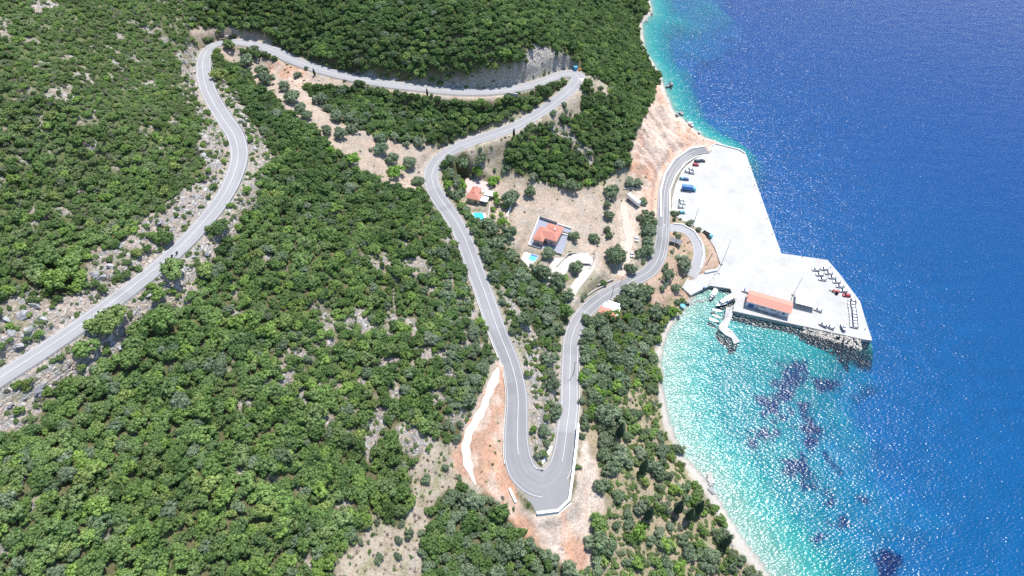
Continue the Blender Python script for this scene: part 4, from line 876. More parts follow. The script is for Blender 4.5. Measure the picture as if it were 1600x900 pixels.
for x, y, z, c, r_, q_, pd_, a_, b_, s_, n_ in zip(xs, ys, zz, cc, rdd, qdd, pdd, ppx, ppy, pps, nz_):
    if not cell(LAND, x, y) or r_ < 1.2 or q_ < 3 or pd_ < 1 or not (-60 < a_ < 1600 and -60 < b_ < 960): continue
    pr = {ROCK: .30 if n_ > .48 else .06, CLIFF: .05, GREYF: .25, DRY: .035, COASTMIX: .05, BEACH: .16, BROWN: .06, RED: .12, PALE: .08, FOREST: .0, SCRUB: .01, SOIL: .02}[int(c)]
    if rng.random() < pr:
        sz = min(2.3, .28*(1/(1-rng.random()*.97))**.62)
        if c in (BEACH, DRY, SOIL, PALE, RED, BROWN): sz = min(sz*.6, .9)
        if c == CLIFF: sz *= .7
        rk_pts.append((x, y, z, sz, s_, int(c), a_, b_))
rk_pts.sort(key=lambda q: -q[3]*q[4]); print('rocks', len(rk_pts))
def rtxt(q):
    x, y, z, sz, s_, c, a_, b_ = q
    if a_ < 440 and b_ < 680: return 'on the rocky verges of the upper road'
    if c == BEACH: return 'on the white beach'
    if c == CLIFF: return 'at the foot of the quarry cliff'
    if a_ > 900: return 'on the coast slope'
    if a_ > 770 and b_ > 430: return 'between the hairpin legs'
    if b_ < 320: return 'below the cut rock face of the top road'
    return 'in gaps of the forest'
for q in rk_pts[:230]:
    wt = rtxt(q); rock(random.choice(RM), 'boulder', f'grey limestone boulder {wt}', 'boulder', q[0], q[1], q[2]+q[3]*.05, q[3], f'boulders {wt}')
rest = rk_pts[230:3600]; SRC['rub'] = []
for me in RM:
    SRC['rub'].append(next(o for o in COL.objects if o.type == 'MESH' and o.data == me))
me = bpy.data.meshes.new('rubble'); me.from_pydata([(q[0], q[1], q[2]) for q in rest], [], []); n_ = len(rest)
me.attributes.new('idx', 'INT', 'POINT').data.foreach_set('value', rng.integers(0, 6, n_).astype(np.int32))
me.attributes.new('rot', 'FLOAT_VECTOR', 'POINT').data.foreach_set('vector', rng.uniform(-.6, 6, (n_, 3)).ravel().astype(np.float32))
sz = np.array([q[3] for q in rest]); me.attributes.new('scl', 'FLOAT_VECTOR', 'POINT').data.foreach_set('vector', np.stack([sz, sz*rng.uniform(.6, 1, n_), sz*rng.uniform(.5, 1, n_)], 1).ravel().astype(np.float32))
o = meshobj('rubble', me); tag(o, 'loose grey stones strewn over the rocky slopes', 'rubble', kind='stuff'); o.modifiers.new('g', 'NODES').node_group = forest_nodes('rubble', 'rub')
for px, py, s, lab, mi in [(1032,124,3.6,'big pale rock standing at the water edge below the wooded cape',1),(1047,131,4.6,'grey rock islet in the shallows off the wooded cape',0),(1043,134,2.6,'low rock touching the grey islet off the wooded cape',0),(1058,181,3.6,'grey rock at the water edge under the quarry cliff',0),(1065,176,3.0,'smaller grey rock beside the one under the quarry cliff',0),(1094,207,2.6,'white rock in the water just north of the quay',1),
        (1112,746,3.2,'single big white rock at the edge of the lower beach',1),(1110,757,1.8,'small rock just below the big white rock on the beach',0),(1110,768,3.0,'grey brown rock hump on the beach under the big white rock',0),(1018,22,2.8,'grey rock on the far top beach',0),(1011,32,1.8,'small rock at the south end of the far top beach',0),(1072,188,1.5,'low flat rock left of the red boat',0)]:
    q = W(px, py, .6); rock((RWM if mi else RM)[random.randrange(6)], 'shore_rock', lab, 'rock', q[0], q[1], .3, s)
# large outcrops by the upper road
for px, py, s in [(35,495,3.4),(20,520,3.0),(52,478,2.6),(48,515,3.2),(30,540,2.6),(10,500,2.4),(68,500,2.2),(156,437,3.0),(150,430,2.2),(172,417,2.6),(185,385,2.6),(250,350,2.2),(272,343,2.2),(134,548,2.4),(172,528,2.2),(190,545,2),(60,612,2.6),(66,605,2),(240,455,2.6),(232,462,2),(312,235,2.4),(318,245,2.2),(305,228,2),(287,98,2.2),(323,400,1.8),(330,372,1.8),(378,190,2),(398,232,2.2)]:
    x, y, z = GP(px, py); rock(random.choice(RM), 'rock_outcrop', 'big angular grey limestone block beside the upper road', 'boulder', x, y, z+.3, s, 'big angular limestone blocks beside the upper road')
# rip-rap along the inner quay edge
A_ = W(1254, 511, .8); B_ = W(1349, 533, .8)
for k in range(280):
    u = random.random(); w_ = random.random(); q = A_+(B_-A_)*(.01+u*.96); nrm_ = np.array([B_[1]-A_[1], -(B_[0]-A_[0]), 0]); nrm_ /= np.linalg.norm(nrm_)
    q = q+nrm_*(-.3+w_*(3.4+2.4*u)); rock(random.choice(RWM), 'riprap_boulder', 'white limestone riprap boulder piled along the inner quay edge', 'boulder', q[0], q[1], 1.45-w_*1.6, random.uniform(.6, 1.2), 'riprap boulders along the inner quay edge', 1.3)
for k in range(34):
    px, py = [(1095+random.uniform(-14, 8), 465+random.uniform(-6, 6)), (1150+random.uniform(0, 90), 0)][k > 12]
    if k > 12: py = 489.5+(px-1150)*.225+random.uniform(0, 3)
    else: py = 471-(px-1083)*.35+random.uniform(0, 5)
    q = W(px, py, .1); rock(random.choice(RWM), 'harbour_rock', 'pale rock at the foot of the harbour wall', 'rock', q[0], q[1], random.uniform(-.15, .25), random.uniform(.5, .95), 'pale rocks along the harbour walls')
# ------------------------------------------------------------------ guard rails, barriers
def rail(name, label, pxs=None, zfrom=None, line=None, off=0, sel=None, every=2.6):
    if line is not None:
        nn = normals(line); i0, i1 = sel; pts_ = [np.array([*(line[i, :2]+nn[i]*(off[i] if hasattr(off, '__len__') else off)), line[i, 2]]) for i in range(i0, i1)]
    t = thing(name, label, 'guard rail', tuple(pts_[0]), 0, 'steel guard rails along the road')
    pl = [p_-pts_[0] for p_ in pts_]; o = wall_line('rail_beam', pl, .10, .82, M['steel'], t, base=.48)
    L = np.r_[0, np.cumsum([np.linalg.norm(b_-a_) for a_, b_ in zip(pl[:-1], pl[1:])])]; n_ = min(95, int(L[-1]/every)); pm = None
    for s in np.linspace(0, L[-1], n_):
        q = [np.interp(s, L, [p_[c] for p_ in pl]) for c in range(3)]
        if pm is None: b = MB(); b.box((0, 0, .2), (.14, .14, 1.15)); pm = b.build('post', M['steel'], t); pm.location = q
        else: c = pm.copy(); COL.objects.link(c); c.parent = t; c.location = q
rail('guard_rail', 'long guard rail on the outer edge of the upper left road', line=road, off=-(rw/2+.25)*-1*-1, sel=(at(60), at(79)))
rail('guard_rail', 'guard rail on the outer side of the topmost road above the olive terrace', line=road, off=-(rw/2+.25), sel=(at(48.5), at(59.6)))
rail('guard_rail', 'dark guard rail right of the long straight descending past the villas', line=road, off=-(rw/2+.2), sel=(at(23.4), at(36)))
rail('guard_rail', 'guard rail right of the lower road above the coastal trees', line=road, off=-(rw/2+.3), sel=(at(13.5), at(19.2)))
def thing_wall(label, px, z, width, h, m, cat='wall', name='garden_wall', group=None):
    pts_ = [GP(a_, b_) if z is None else W(a_, b_, z) for a_, b_ in px]; pts_ = [np.array(p_) for p_ in pts_]
    t = thing(name, label, cat, tuple(pts_[0]), 0, group); pl = [p_-pts_[0] for p_ in pts_]; wall_line('wall_body', pl, width, h, m, t, base=-.8); wall_line('coping', pl, width+.12, h+.10, m, t, base=h-.02+.03); return t
cbz = hz-.1
cb = thing_wall('white concrete barrier wrapping the outside of the lower hairpin', [(903.5,664),(900,700),(894.5,745),(889.5,782),(872,799),(838.5,803)], cbz, .9, 1.2, M['white'], 'barrier', 'concrete_barrier')
thing_wall('tall white retaining wall under the end of the hairpin barrier', [(838.5,807),(873,804),(893,787)], cbz-1.2, .5, 1.0, M['concrete'], 'wall', 'retaining_wall')
thing_wall('low white block wall in the red earth left of the lower hairpin', [(796,764),(806,786)], None, .8, .7, M['white'])
thing_wall('small white kerb wall at the inner point of the lower hairpin', [(845,726),(853,716),(862,698)], None, 1.0, .3, M['white'])
thing_wall('dark stone parapet on the inner corner of the lower hairpin', [(829,722),(838,733),(849,734)], hz, .35, .6, M['concrete_old'])
thing_wall('white wall running up the field right of the small villa garden', [(792,341),(798,324)], None, .4, 1.3, M['white'])
thing_wall('white garden wall at the left end of the small villa garden', [(762,344),(766,318)], None, .3, .5, M['concrete'])
thing_wall('stone wall below the field along the quay road', [(934,447),(950,441),(958,438)], None, .5, 1.2, M['stone_wall'])
thing_wall('long dark stone wall under the bushes beside the quay road', [(913,466),(930,454),(945,447)], None, .5, 1.0, M['stone_wall'])
thing_wall('curved stone wall at the top of the white driveway', [(870,418),(878,409),(888,398.5),(900,396)], None, .5, 1.2, M['stone_wall'])
thing_wall('low white retaining wall at the toe of the brown bank on the quay', [(1101,427),(1120,423)], QZ, .8, 1.3, M['white'])
thing_wall('white kerb wall on the quay side of the curved side road', [(1052,350),(1066,351.5),(1085,362),(1097,382),(1099,400),(1094,420)], None, .35, .7, M['white'])
thing_wall('white roadside wall along the foot of the quarry cliff', [(1033,340),(1032,300),(1039,272),(1054,249),(1078,233),(1102,229)], None, .8, .55, M['white'])
thing_wall('white kerb between the quay road and the parking edge', [(1047,330),(1046,300),(1055,276),(1070,257),(1086,246),(1108,241)], None, .5, .45, M['white'])
thing_wall('low stone wall across the slope above the white trailer', [(974,296),(985,294),(1000,296)], None, .4, .7, M['stone_wall'])
thing_wall('small grey culvert wall under the top road above the dense trees', [(792,148),(809,151)], None, .8, 2.0, M['concrete_old'])
thing_wall('white quarry boundary wall along the seaward cliff foot', [(1103,219),(1117,222),(1140,229)], None, .4, .6, M['white'])
# ------------------------------------------------------------------ houses
def frame_from(a_, b_, z):
    A = Vector(W(*a_, z)); B = Vector(W(*b_, z)); d = B-A; return A, math.atan2(d.y, d.x), d.length
def hip_roof(b, x0, x1, y0, y1, z, h, ov=.4, ridge='x', hip0=1, hip1=1):
    x0 -= ov; x1 += ov; y0 -= ov; y1 += ov
    if ridge == 'x': hw = (y1-y0)/2; r0 = (x0+hw*hip0*.9, (y0+y1)/2, z+h); r1 = (x1-hw*hip1*.9, (y0+y1)/2, z+h)
    else: hw = (x1-x0)/2; r0 = ((x0+x1)/2, y0+hw*hip0*.9, z+h); r1 = ((x0+x1)/2, y1-hw*hip1*.9, z+h)
    v = [(x0, y0, z), (x1, y0, z), (x1, y1, z), (x0, y1, z), r0, r1, (x0, y0, z-.18), (x1, y0, z-.18), (x1, y1, z-.18), (x0, y1, z-.18)]
    if ridge == 'x': f = [(0, 1, 5, 4), (1, 2, 5), (2, 3, 4, 5), (3, 0, 4)]
    else: f = [(0, 1, 4), (1, 2, 5, 4), (2, 3, 5), (3, 0, 4, 5)]
    f += [(1, 0, 6, 7), (2, 1, 7, 8), (3, 2, 8, 9), (0, 3, 9, 6), (6, 9, 8, 7)]; b.add(v, f)
M['tiles'] = M['terracotta']
def tile_mat(name, base, sc_=3.0):
    m, t, p = new_mat(name); tc = N(t, 'ShaderNodeTexCoord').outputs['Object']; wv = N(t, 'ShaderNodeTexWave', wave_type='BANDS', bands_direction='X'); wv.inputs['Scale'].default_value = sc_; wv.inputs['Distortion'].default_value = .4; t.links.new(tc, wv.inputs[0])
    f = mapr(t, noise(t, tc, 1.2, 5, .7), .3, .7, .82, 1.15); sc = N(t, 'ShaderNodeVectorMath', operation='SCALE'); sc.inputs[0].default_value = base; t.links.new(f, sc.inputs['Scale'])
    t.links.new(mixc(t, mapr(t, wv.outputs[1], 0, 1, .0, .22), sc.outputs[0], tuple(c*.55 for c in base)), p.inputs['Base Color']); p.inputs['Roughness'].default_value = .85; return m
M['tiles'] = tile_mat('roof_tiles', (.46,.19,.135)); M['salmon'] = tile_mat('salmon_tiles', (.62,.24,.18))
def window(parent, x, y, z, w_, h_, ax='x', sgn=-1, fm='white', shutter=False):
    """a window in a wall facing sgn along the other axis"""
    b = MB(); t_ = .10
    def bx(c, d): b.box(c, d if ax == 'x' else (d[1], d[0], d[2]))
    o_ = sgn*.05
    P_ = lambda u, v_, off: (x+u, y+off, z+v_) if ax == 'x' else (x+off, y+u, z+v_)
    bx(P_(0, h_/2+t_/2, o_), (w_+2*t_, .14, t_)); bx(P_(0, -h_/2-t_/2, o_), (w_+2*t_+.1, .2, t_))
    for s in (-1, 1): bx(P_(s*(w_/2+t_/2), 0, o_), (t_, .14, h_))
    bx(P_(0, 0, o_), (.06, .1, h_)); f = b.build('window_frame', M[fm], parent)
    b = MB(); bx(P_(0, 0, sgn*.02), (w_, .05, h_)); b.build('pane', M['glass'], f)
def door(parent, x, y, z0, w_, h_, m='wood', ax='x', sgn=-1):
    b = MB(); c = (x, y+sgn*.05, z0+h_/2) if ax == 'x' else (x+sgn*.05, y, z0+h_/2); d = (w_, .12, h_) if ax == 'x' else (.12, w_, h_); b.box(c, d); dd = b.build('door', M[m], parent)
    b = MB(); c2 = (c[0]+w_*.35, c[1]+sgn*.09, c[2]) if ax == 'x' else (c[0]+sgn*.09, c[1]+w_*.35, c[2]); b.box(c2, (.1, .1, .1)); b.build('handle', M['steel'], dd)
# quay building
A, rz, Lb = frame_from((1164.6,477.6), (1230,496.5), QZ); Dp = 7.6; Hh = 4.3
t = thing('port_building', 'long pale lilac harbour building with a salmon tiled roof on the quay', 'building', A, rz)
b = MB(); b.box((Lb/2, Dp/2, Hh/2), (Lb, Dp, Hh)); b.build('wall', M['lilac'], t)
b = MB(); b.box((Lb/2, Dp/2-.2, .06), (Lb+1.4, Dp+2.0, .14)); b.build('plinth', M['concrete_old'], t)
b = MB(); hip_roof(b, 0, Lb, 0, Dp, Hh+.15, 1.5, .6, 'x', .0, .0); b.build('roof', M['salmon'], t)
b = MB(); b.box((Lb/2, -.62, Hh+.02), (Lb+1.2, .12, .12)); b.build('gutter', M['white'], t)
for k, u in enumerate([.36, .42, .60, .66]): window(t, Lb*u, 0, 2.7, 1.1, .8)
window(t, Lb*.88, 0, 2.3, 1.3, 1.3); window(t, 0, Dp*.5, 2.4, 1.2, 1.2, 'y', -1); window(t, Lb, Dp*.4, 2.4, 1.2, 1.2, 'y', 1)
b = MB(); b.box((Lb*.12, -.06, 1.5), (3.0, .14, 2.7)); sh = b.build('shutter', M['carblue'], t); b = MB(); b.box((Lb*.12, -.08, 3.0), (3.3, .2, .25)); b.build('lintel', M['white'], sh)
door(t, Lb*.26, 0, .1, 1.5, 2.6, 'carsilver'); door(t, Lb*.76, 0, .1, 1.1, 2.3, 'carsilver')
for u in (.3, .5, .7):
    b = MB(); b.box((Lb*u, -1.05, .38), (1.8, .4, .08)); b.box((Lb*u-.7, -1.05, .2), (.1, .35, .35)); b.box((Lb*u+.7, -1.05, .2), (.1, .35, .35)); bt = b.build('bench', M['wood']); bt.matrix_world = Matrix.Translation(A) @ Matrix.Rotation(rz, 4, 'Z'); tag(bt, f'wooden bench against the front of the harbour building, {["left", "middle", "right"][int((u-.25)*5)//1 if u < .6 else 2]} one of three', 'bench', 'benches by the harbour building')
# canopy beside it
A, rz, Lc = frame_from((1241,479), (1269,486), QZ)
t = thing('sun_canopy', 'white flat roofed canopy on posts right of the harbour building', 'canopy', A, rz); Hc = 3.3; Dc = 8.5
b = MB(); b.box((Lc/2, Dc/2, Hc), (Lc+.8, Dc+.6, .22)); b.build('roof', M['white'], t)
for u in (0, .33, .66, 1):
    for v_ in (0, 1): b = MB(); b.box((Lc*u, .1+v_*(Dc-.2), Hc/2-.05), (.14, .14, Hc-.12)); b.build('post', M['steel'], t)
b = MB(); b.box((Lc*.5, Dc*.55, .04), (Lc, Dc*.8, .06)); b.build('floor_slab', M['concrete_old'], t)
for k in range(3): b = MB(); b.box((Lc*(.2+.28*k), Dc*.5, .48), (2.2, .8, .08)); b.box((Lc*(.2+.28*k), Dc*.5, .24), (.2, .5, .44)); o = b.build('table', M['wood']); o.matrix_world = Matrix.Translation(A) @ Matrix.Rotation(rz, 4, 'Z'); tag(o, f'wooden table in the shade under the white canopy, {["left", "middle", "right"][k]} of three', 'table', 'tables under the canopy')
# small villa with yellow walls
zv = 25.5; A, rz, Lv = frame_from((730,315.5), (748.5,319.5), zv)
t = thing('yellow_villa', 'small yellow walled villa with an L shaped terracotta roof and two white awnings', 'house', A, rz); hv = 3.4
b = MB(); b.box((Lv/2, 2.4, hv/2), (Lv, 4.8, hv)); b.box((Lv*.38, 7.3, hv/2), (Lv*.62, 5.2, hv)); b.build('wall', M['cream'], t)
b = MB(); hip_roof(b, 0, Lv, 0, 4.8, hv+.1, 1.3, .5, 'x'); hip_roof(b, Lv*.07, Lv*.69, 2.4, 9.9, hv+.15, 1.9, .5, 'y', .8, .9); rf = b.build('roof', M['tiles'], t)
b = MB(); b.box((Lv*.42, 9.0, hv+1.6), (.6, .6, 1.8)); b.box((Lv*.42, 9.0, hv+2.6), (.8, .8, .15)); b.build('chimney', M['white'], rf)
window(t, Lv*.25, 0, 1.8, 1.1, 1.2); door(t, Lv*.7, 0, .05, 1.2, 2.3)
window(t, 0, 2.4, 1.8, 1.0, 1.1, 'y', -1)
for k, (x0, y0, sx, sy) in enumerate([(Lv+2.4, 2.6, 4.6, 4.4), (Lv+3.6, 8.2, 5.2, 4.2)]):
    a_ = thing('awning', ['white awning leaning on the right side of the yellow villa', 'white awning behind, farthest right of the yellow villa'][k], 'awning', A, rz, 'white awnings of the yellow villa')
    b = MB(); b.box((x0, y0, 2.75), (sx, sy, .12)); b.build('canvas', M['white'], a_)
    for dx in (-1, 1):
        for dy in (-1, 1): b = MB(); b.box((x0+dx*(sx/2-.15), y0+dy*(sy/2-.15), 1.35), (.1, .1, 2.7)); b.build('post', M['steel'], a_)
def slab(name, label, cat, px, z, m, th=.35, bot=None):
    q = W(*np.array(px, float).T, z); c = q.mean(0); t_ = thing(name, label, cat, (c[0], c[1], z)); b = MB(); b.prism([(r[0]-c[0], r[1]-c[1]) for r in q], -(bot or th), 0); b.build('slab', m, t_); return t_, c
def pool(label, px_deck, px_water, z, wm, cover=None, lab2=None, bot=1.2):
    t_, c = slab('swimming_pool', label, 'swimming pool', px_deck, z, M['white'], bot=bot)
    q = W(*np.array(px_water, float).T, z); P2 = [(r[0]-c[0], r[1]-c[1]) for r in q]; b = MB(); b.prism(P2, -.02, .02); b.build('water', wm, t_)
    for a_, b_ in zip(P2, P2[1:]+P2[:1]): wall_line('coping', [np.array([*a_, 0]), np.array([*b_, 0])], .35, .10, M['concrete'], t_, base=.003)
    if cover: q = W(*np.array(cover, float).T, z); b = MB(); b.prism([(r[0]-c[0], r[1]-c[1]) for r in q], .025, .07); b.build('pool_cover', M['poolcover'], t_)
    return t_
slab('patio', 'pale pink paved patio behind the yellow villa', 'patio', [(727,281),(735,275),(763,285),(764,297),(757,300),(725,300)], zv, M['pinkpave'])
slab('terrace', 'white paved terrace between the yellow villa and its pool', 'terrace', [(722,315),(757,321),(757,327),(728,326.5)], zv-.4, M['white'], bot=1.4)
slab('terrace_step', 'lower grey step of the yellow villa terrace', 'terrace', [(728,328),(756.5,328.5),(757,331),(730,331)], zv-1.1, M['concrete_old'], bot=1.0)
pool('bright turquoise swimming pool on a white deck below the yellow villa', [(730,331),(757,329.5),(762,348),(755,355),(739,345)], [(738,332.6),(754.5,332),(758.5,346),(744.5,346.5)], zv-1.4, M['poolwater'])
# large villa
zc = 19.2
comp, c0 = slab('villa_terrace', 'blue grey paved platform under the pink villa', 'terrace', [(842.5,340.5),(893,358),(878,398),(826,383)], zc, M['paving'], bot=2.2)
def wl(label, px, h, m, z=zc): return thing_wall(label, px, z, .3, h, m)
wl('white perimeter wall on the left side of the pink villa platform', [(826,383),(842.5,340.5)], .9, M['white']); wl('grey back wall of the pink villa platform', [(843,341),(870,350.5)], 1.8, M['concrete_old']); wl('white back wall right of the pink villa', [(872,351.5),(892.5,358)], 1.0, M['white'])
wl('white front wall of the pink villa platform', [(826,383),(844,388.5)], .8, M['white']); wl('dark stone planter wall at the front right of the pink villa platform', [(866,395),(878,398.5)], .9, M['stone_wall'])
wl('low seat wall across the right terrace of the pink villa', [(874,364),(887,368)], .5, M['white'])
A, rz, Lv = frame_from((834.5,382.5), (847,386), zc)
A, rz, L2 = frame_from((833.5,381.5), (869,384), zc)
rz = math.atan2(*(W(846.5,385.2,zc)-W(832,381,zc))[[1, 0]]); print('villa', Lv, L2, math.degrees(rz))
t = thing('pink_villa', 'large pink walled villa with a stepped terracotta hip roof on a grey platform', 'house', A, rz); hv = 4.3
b = MB(); b.box((2.6, 4.5, hv/2), (5.2, 9, hv)); b.box((8.2, 6.7, hv/2), (8.0, 7.4, hv)); b.box((8.0, 12.2, hv/2), (8.6, 4.6, hv)); b.build('wall', M['pinkwall'], t)
b = MB(); hip_roof(b, 0, 5.2, 0, 10, hv+.1, 1.5, .5, 'y', .9, .6); hip_roof(b, 1, 12.2, 3.0, 10.4, hv+.14, 1.9, .5, 'x', .9, .9); hip_roof(b, 3.7, 12.3, 7.5, 14.5, hv+.18, 1.7, .5, 'x'); rf = b.build('roof', M['tiles'], t)
b = MB(); b.box((9, 9.5, hv+1.9), (.7, .7, 1.4)); b.build('chimney', M['white'], rf)
window(t, 2.8, 0, 1.8, 1.3, 1.6); window(t, 9.6, 3.0, 1.8, 1.4, 1.6); door(t, 6.2, 3.0, .02, 1.3, 2.4); window(t, 12.2, 7, 1.8, 1.3, 1.4, 'y', 1); window(t, 0, 5, 1.8, 1.2, 1.4, 'y', -1)
pool('swimming pool with a blue cover on the white terrace of the pink villa', [(824,386),(843,391),(840,399),(829,420),(815,404),(817,399)], [(829.5,396.5),(841,400),(835.5,409.5),(824.5,405.5)], zc-1.3, M['palepool'], [(829.5,396.5),(841,400),(839.8,402.2),(828.2,398.8)], bot=2.5)
slab('yard', 'wide white concrete yard at the end of the driveway', 'yard', [(868,398),(884,404),(896,397),(920,395),(924,412),(905,411),(890,420),(872,440),(866,450),(850,443),(846,430),(858,415)], 18.9, M['drive'], bot=.25)
# garden furniture on the pink villa terrace
for k, (px, py) in enumerate([(877,361),(882,363),(886,365),(880,367)]):
    q = W(px, py, zc); b = MB(); b.box((0, 0, .3), (1.9, .65, .08)); b.box((-.8, 0, .5), (.5, .62, .08), rx=0); 
    for sx in (-.7, .7): b.box((sx, 0, .14), (.08, .5, .27))
    o = b.build('sun_lounger', M['wood']); o.location = q; tag(o, f'wooden sun lounger on the right terrace of the pink villa, {ORD[k]} from the left', 'sun lounger', 'sun loungers on the villa terrace')
# white and salmon house among the coastal trees
zh = 12.0; A, rz, Lh = frame_from((934,487), (959,500), zh)
t = thing('white_house', 'white house with a salmon roof hidden in trees below the quay road', 'house', W(938,491,zh), R(-22), None, .76)
b = MB(); b.box((4.5, 5.5, 1.7), (9, 7, 3.4)); b.box((9.0, 2.5, 1.5), (4.5, 5, 3.0)); b.build('wall', M['white'], t)
b = MB(); b.box((6.4, 8.0, 3.45), (8.5, 6.4, .25)); b.box((10.2, 4.5, 3.2), (3.2, 7.2, .22)); b.build('terrace_roof', M['white'], t)
b = MB(); hip_roof(b, -1, 6.4, -1, 4.4, 3.5, 1.2, .4, 'x'); b.build('roof', M['salmon'], t)
b = MB(); hip_roof(b, 6.6, 10.4, -.6, 2.8, 3.1, .9, .3, 'y'); b.build('roof', M['salmon'], t)
b = MB(); b.box((8.2, 3.8, 3.9), (.7, .7, 1.2)); b.build('chimney', M['white'], t); window(t, 9.0, 0, 1.6, 1.1, 1.2); door(t, 11.3, 2, .02, 1, 2.2, ax='y', sgn=1)
M['darkgrey'] = mat('grey_sheet', (.13,.13,.14), .6, .15, 2)
# grey shelter by the side road
x, y, z = GP(1055, 381); t = thing('bin_shelter', 'dark flat roofed shelter with two grey roof panels beside the side road', 'shelter', (x, y, z), R(-24))
for k in (-1, 1): b = MB(); b.box((k*1.75, 0, 2.5), (3.2, 3.6, .16)); b.build('roof_panel', M['darkgrey'], t)
b = MB(); b.box((0, 1.7, 1.2), (6.8, .15, 2.4)); b.build('back_wall', M['darkmetal'], t)
for sx in (-3.3, 0, 3.3): b = MB(); b.box((sx, -1.6, 1.2), (.14, .14, 2.4)); b.build('post', M['darkmetal'], t)
# white semi-trailer parked in the dusty yard
x0, y0, z0 = GP(981.5, 307.5); x1, y1, z1 = GP(998, 323.5); rz = math.atan2(y1-y0, x1-x0); Lt = math.hypot(x1-x0, y1-y0); print('trailer', Lt)
t = thing('box_trailer', 'long white box trailer parked on the dusty lane by the quarry', 'trailer', ((x0+x1)/2, (y0+y1)/2, (z0+z1)/2), rz)
b = MB(); b.box((0, 0, 2.35), (Lt, 2.5, 2.6)); b.build('box_body', M['carwhite'], t, bevel=.05); b = MB(); b.box((0, 0, .95), (Lt*.95, 1.2, .2)); b.build('chassis', M['darkmetal'], t)
for sx in (-Lt*.36, -Lt*.27, Lt*.3):
    for sy in (-1, 1): b = MB(); b.tube((sx, sy*1.2, .5), (sx, sy*.9, .5), .5, n=12); b.build('wheel', M['rubber'], t)
# blue cabin on the top hairpin
x, y, z = GP(899, 109.5); t = thing('blue_cabin', 'small bright blue cabin at the outer edge of the top hairpin', 'cabin', (x, y, z+.1), R(-5))
b = MB(); b.box((0, 0, 1.25), (2.0, 1.8, 2.4)); b.build('wall', M['signblue'], t); b = MB(); b.box((0, 0, 2.52), (2.3, 2.1, .12)); b.build('roof', M['carsky'], t); door(t, 0, -.9, .1, .8, 1.9, 'carsky')
x, y, z = GP(906, 110); b = MB(); b.box((0, 0, .5), (1.3, .9, .9), taper=.85); b.box((0, 0, 1.0), (1.3, 1.0, .12)); o = b.build('grit_bin', M['orange']); o.location = (x, y, z); tag(o, 'orange grit bin right beside the small blue cabin', 'bin')
# ------------------------------------------------------------------ lamps and poles
def pole_of(foot, tip, z=None):
    if z is None: x, y, z = GP(*foot)
    else: x, y = W(*foot, z)[:2]
    return x, y, z, height_of(*P(x, y, z)[:2], z, *tip)
for foot, tip, lab in [((1082.7,353.3),(1091.5,326.7),'tall twin headed lamp post on the quay nearest the quay road bend'),((1127.2,413.3),(1141.3,376),'tall twin headed lamp post beside the brown bank on the quay'),((1238.7,461.3),(1253.9,433.3),'tall twin headed lamp post behind the harbour building')]:
    x, y, z, h = pole_of(foot, tip, QZ); h = min(h, 22); print('lamp', h); t = thing('lamp_post', lab, 'lamp post', (x, y, z), R(10), 'twin headed lamp posts on the quay')
    b = MB(); b.box((0, 0, .35), (1.1, 1.1, .7)); b.build('footing', M['concrete_old'], t); b = MB(); b.tube((0, 0, .6), (0, 0, h), .18, .11); b.build('pole', M['steel'], t)
    b = MB(); b.tube((-1.4, 0, h-.1), (1.4, 0, h-.1), .07, .07, 6); b.build('cross_arm', M['steel'], t)
    for s in (-1, 1): b = MB(); b.box((s*1.4, -.2, h-.12), (.6, 1.0, .22)); b.build('lamp_head', M['steel'], t)
for foot, tip, lab in [((1127,900),(1147,876),'single arm street lamp at the bottom edge above the white beach'),((1139,486),(1146,470),'slim lamp on the quay corner by the jetty'),((1107,447),(1110,437),'short lamp at the corner of the harbour wall'),((970,444),(975,432),'short lamp at the lane entrance of the quay road')]:
    x, y, z, h = pole_of(foot, tip, QZ if foot[0] in (1139, 1107) else None); h = max(5, min(h, 14)); t = thing('street_lamp', lab, 'street lamp', (x, y, z), R(20), 'single street lamps')
    b = MB(); b.tube((0, 0, 0), (0, 0, h), .12, .07); b.build('pole', M['steel'], t); b = MB(); b.tube((0, 0, h), (1.5, .3, h+.3), .06, .05, 6); b.build('arm', M['steel'], t); b = MB(); b.box((1.7, .35, h+.3), (.8, .3, .15)); b.build('lamp_head', M['darkmetal'], t)
for foot, tip, lab in [((1011,722),(1029,684),'utility pole with insulator tops on the coast slope above the bay'),((926.5,412),(931.5,391.5),'wooden utility pole beside the white driveway'),((956,463),(960,447),'wooden pole on the lower side of the quay road by the big olives'),((987,408),(989.5,388),'wooden utility pole beside the dusty lane'),((896,585),(900,566),'wooden pole right of the lower road opposite the rocky strip'),((908,660),(911,636),'wooden pole right of the lower road above the barrier')]:
    x, y, z, h = pole_of(foot, tip); h = max(7, min(h, 13)); t = thing('utility_pole', lab, 'utility pole', (x, y, z), R(15), 'wooden utility poles')
    b = MB(); b.tube((0, 0, -.3), (0, 0, h), .17, .11); b.build('pole', M['wood'], t); b = MB(); b.box((0, 0, h-.5), (2.0, .12, .14)); b.build('cross_arm', M['wood'], t)
    for s in (-.85, 0, .85): b = MB(); b.tube((s, 0, h-.43), (s, 0, h-.1), .07, .05, 6); b.build('insulator', M['white'], t)
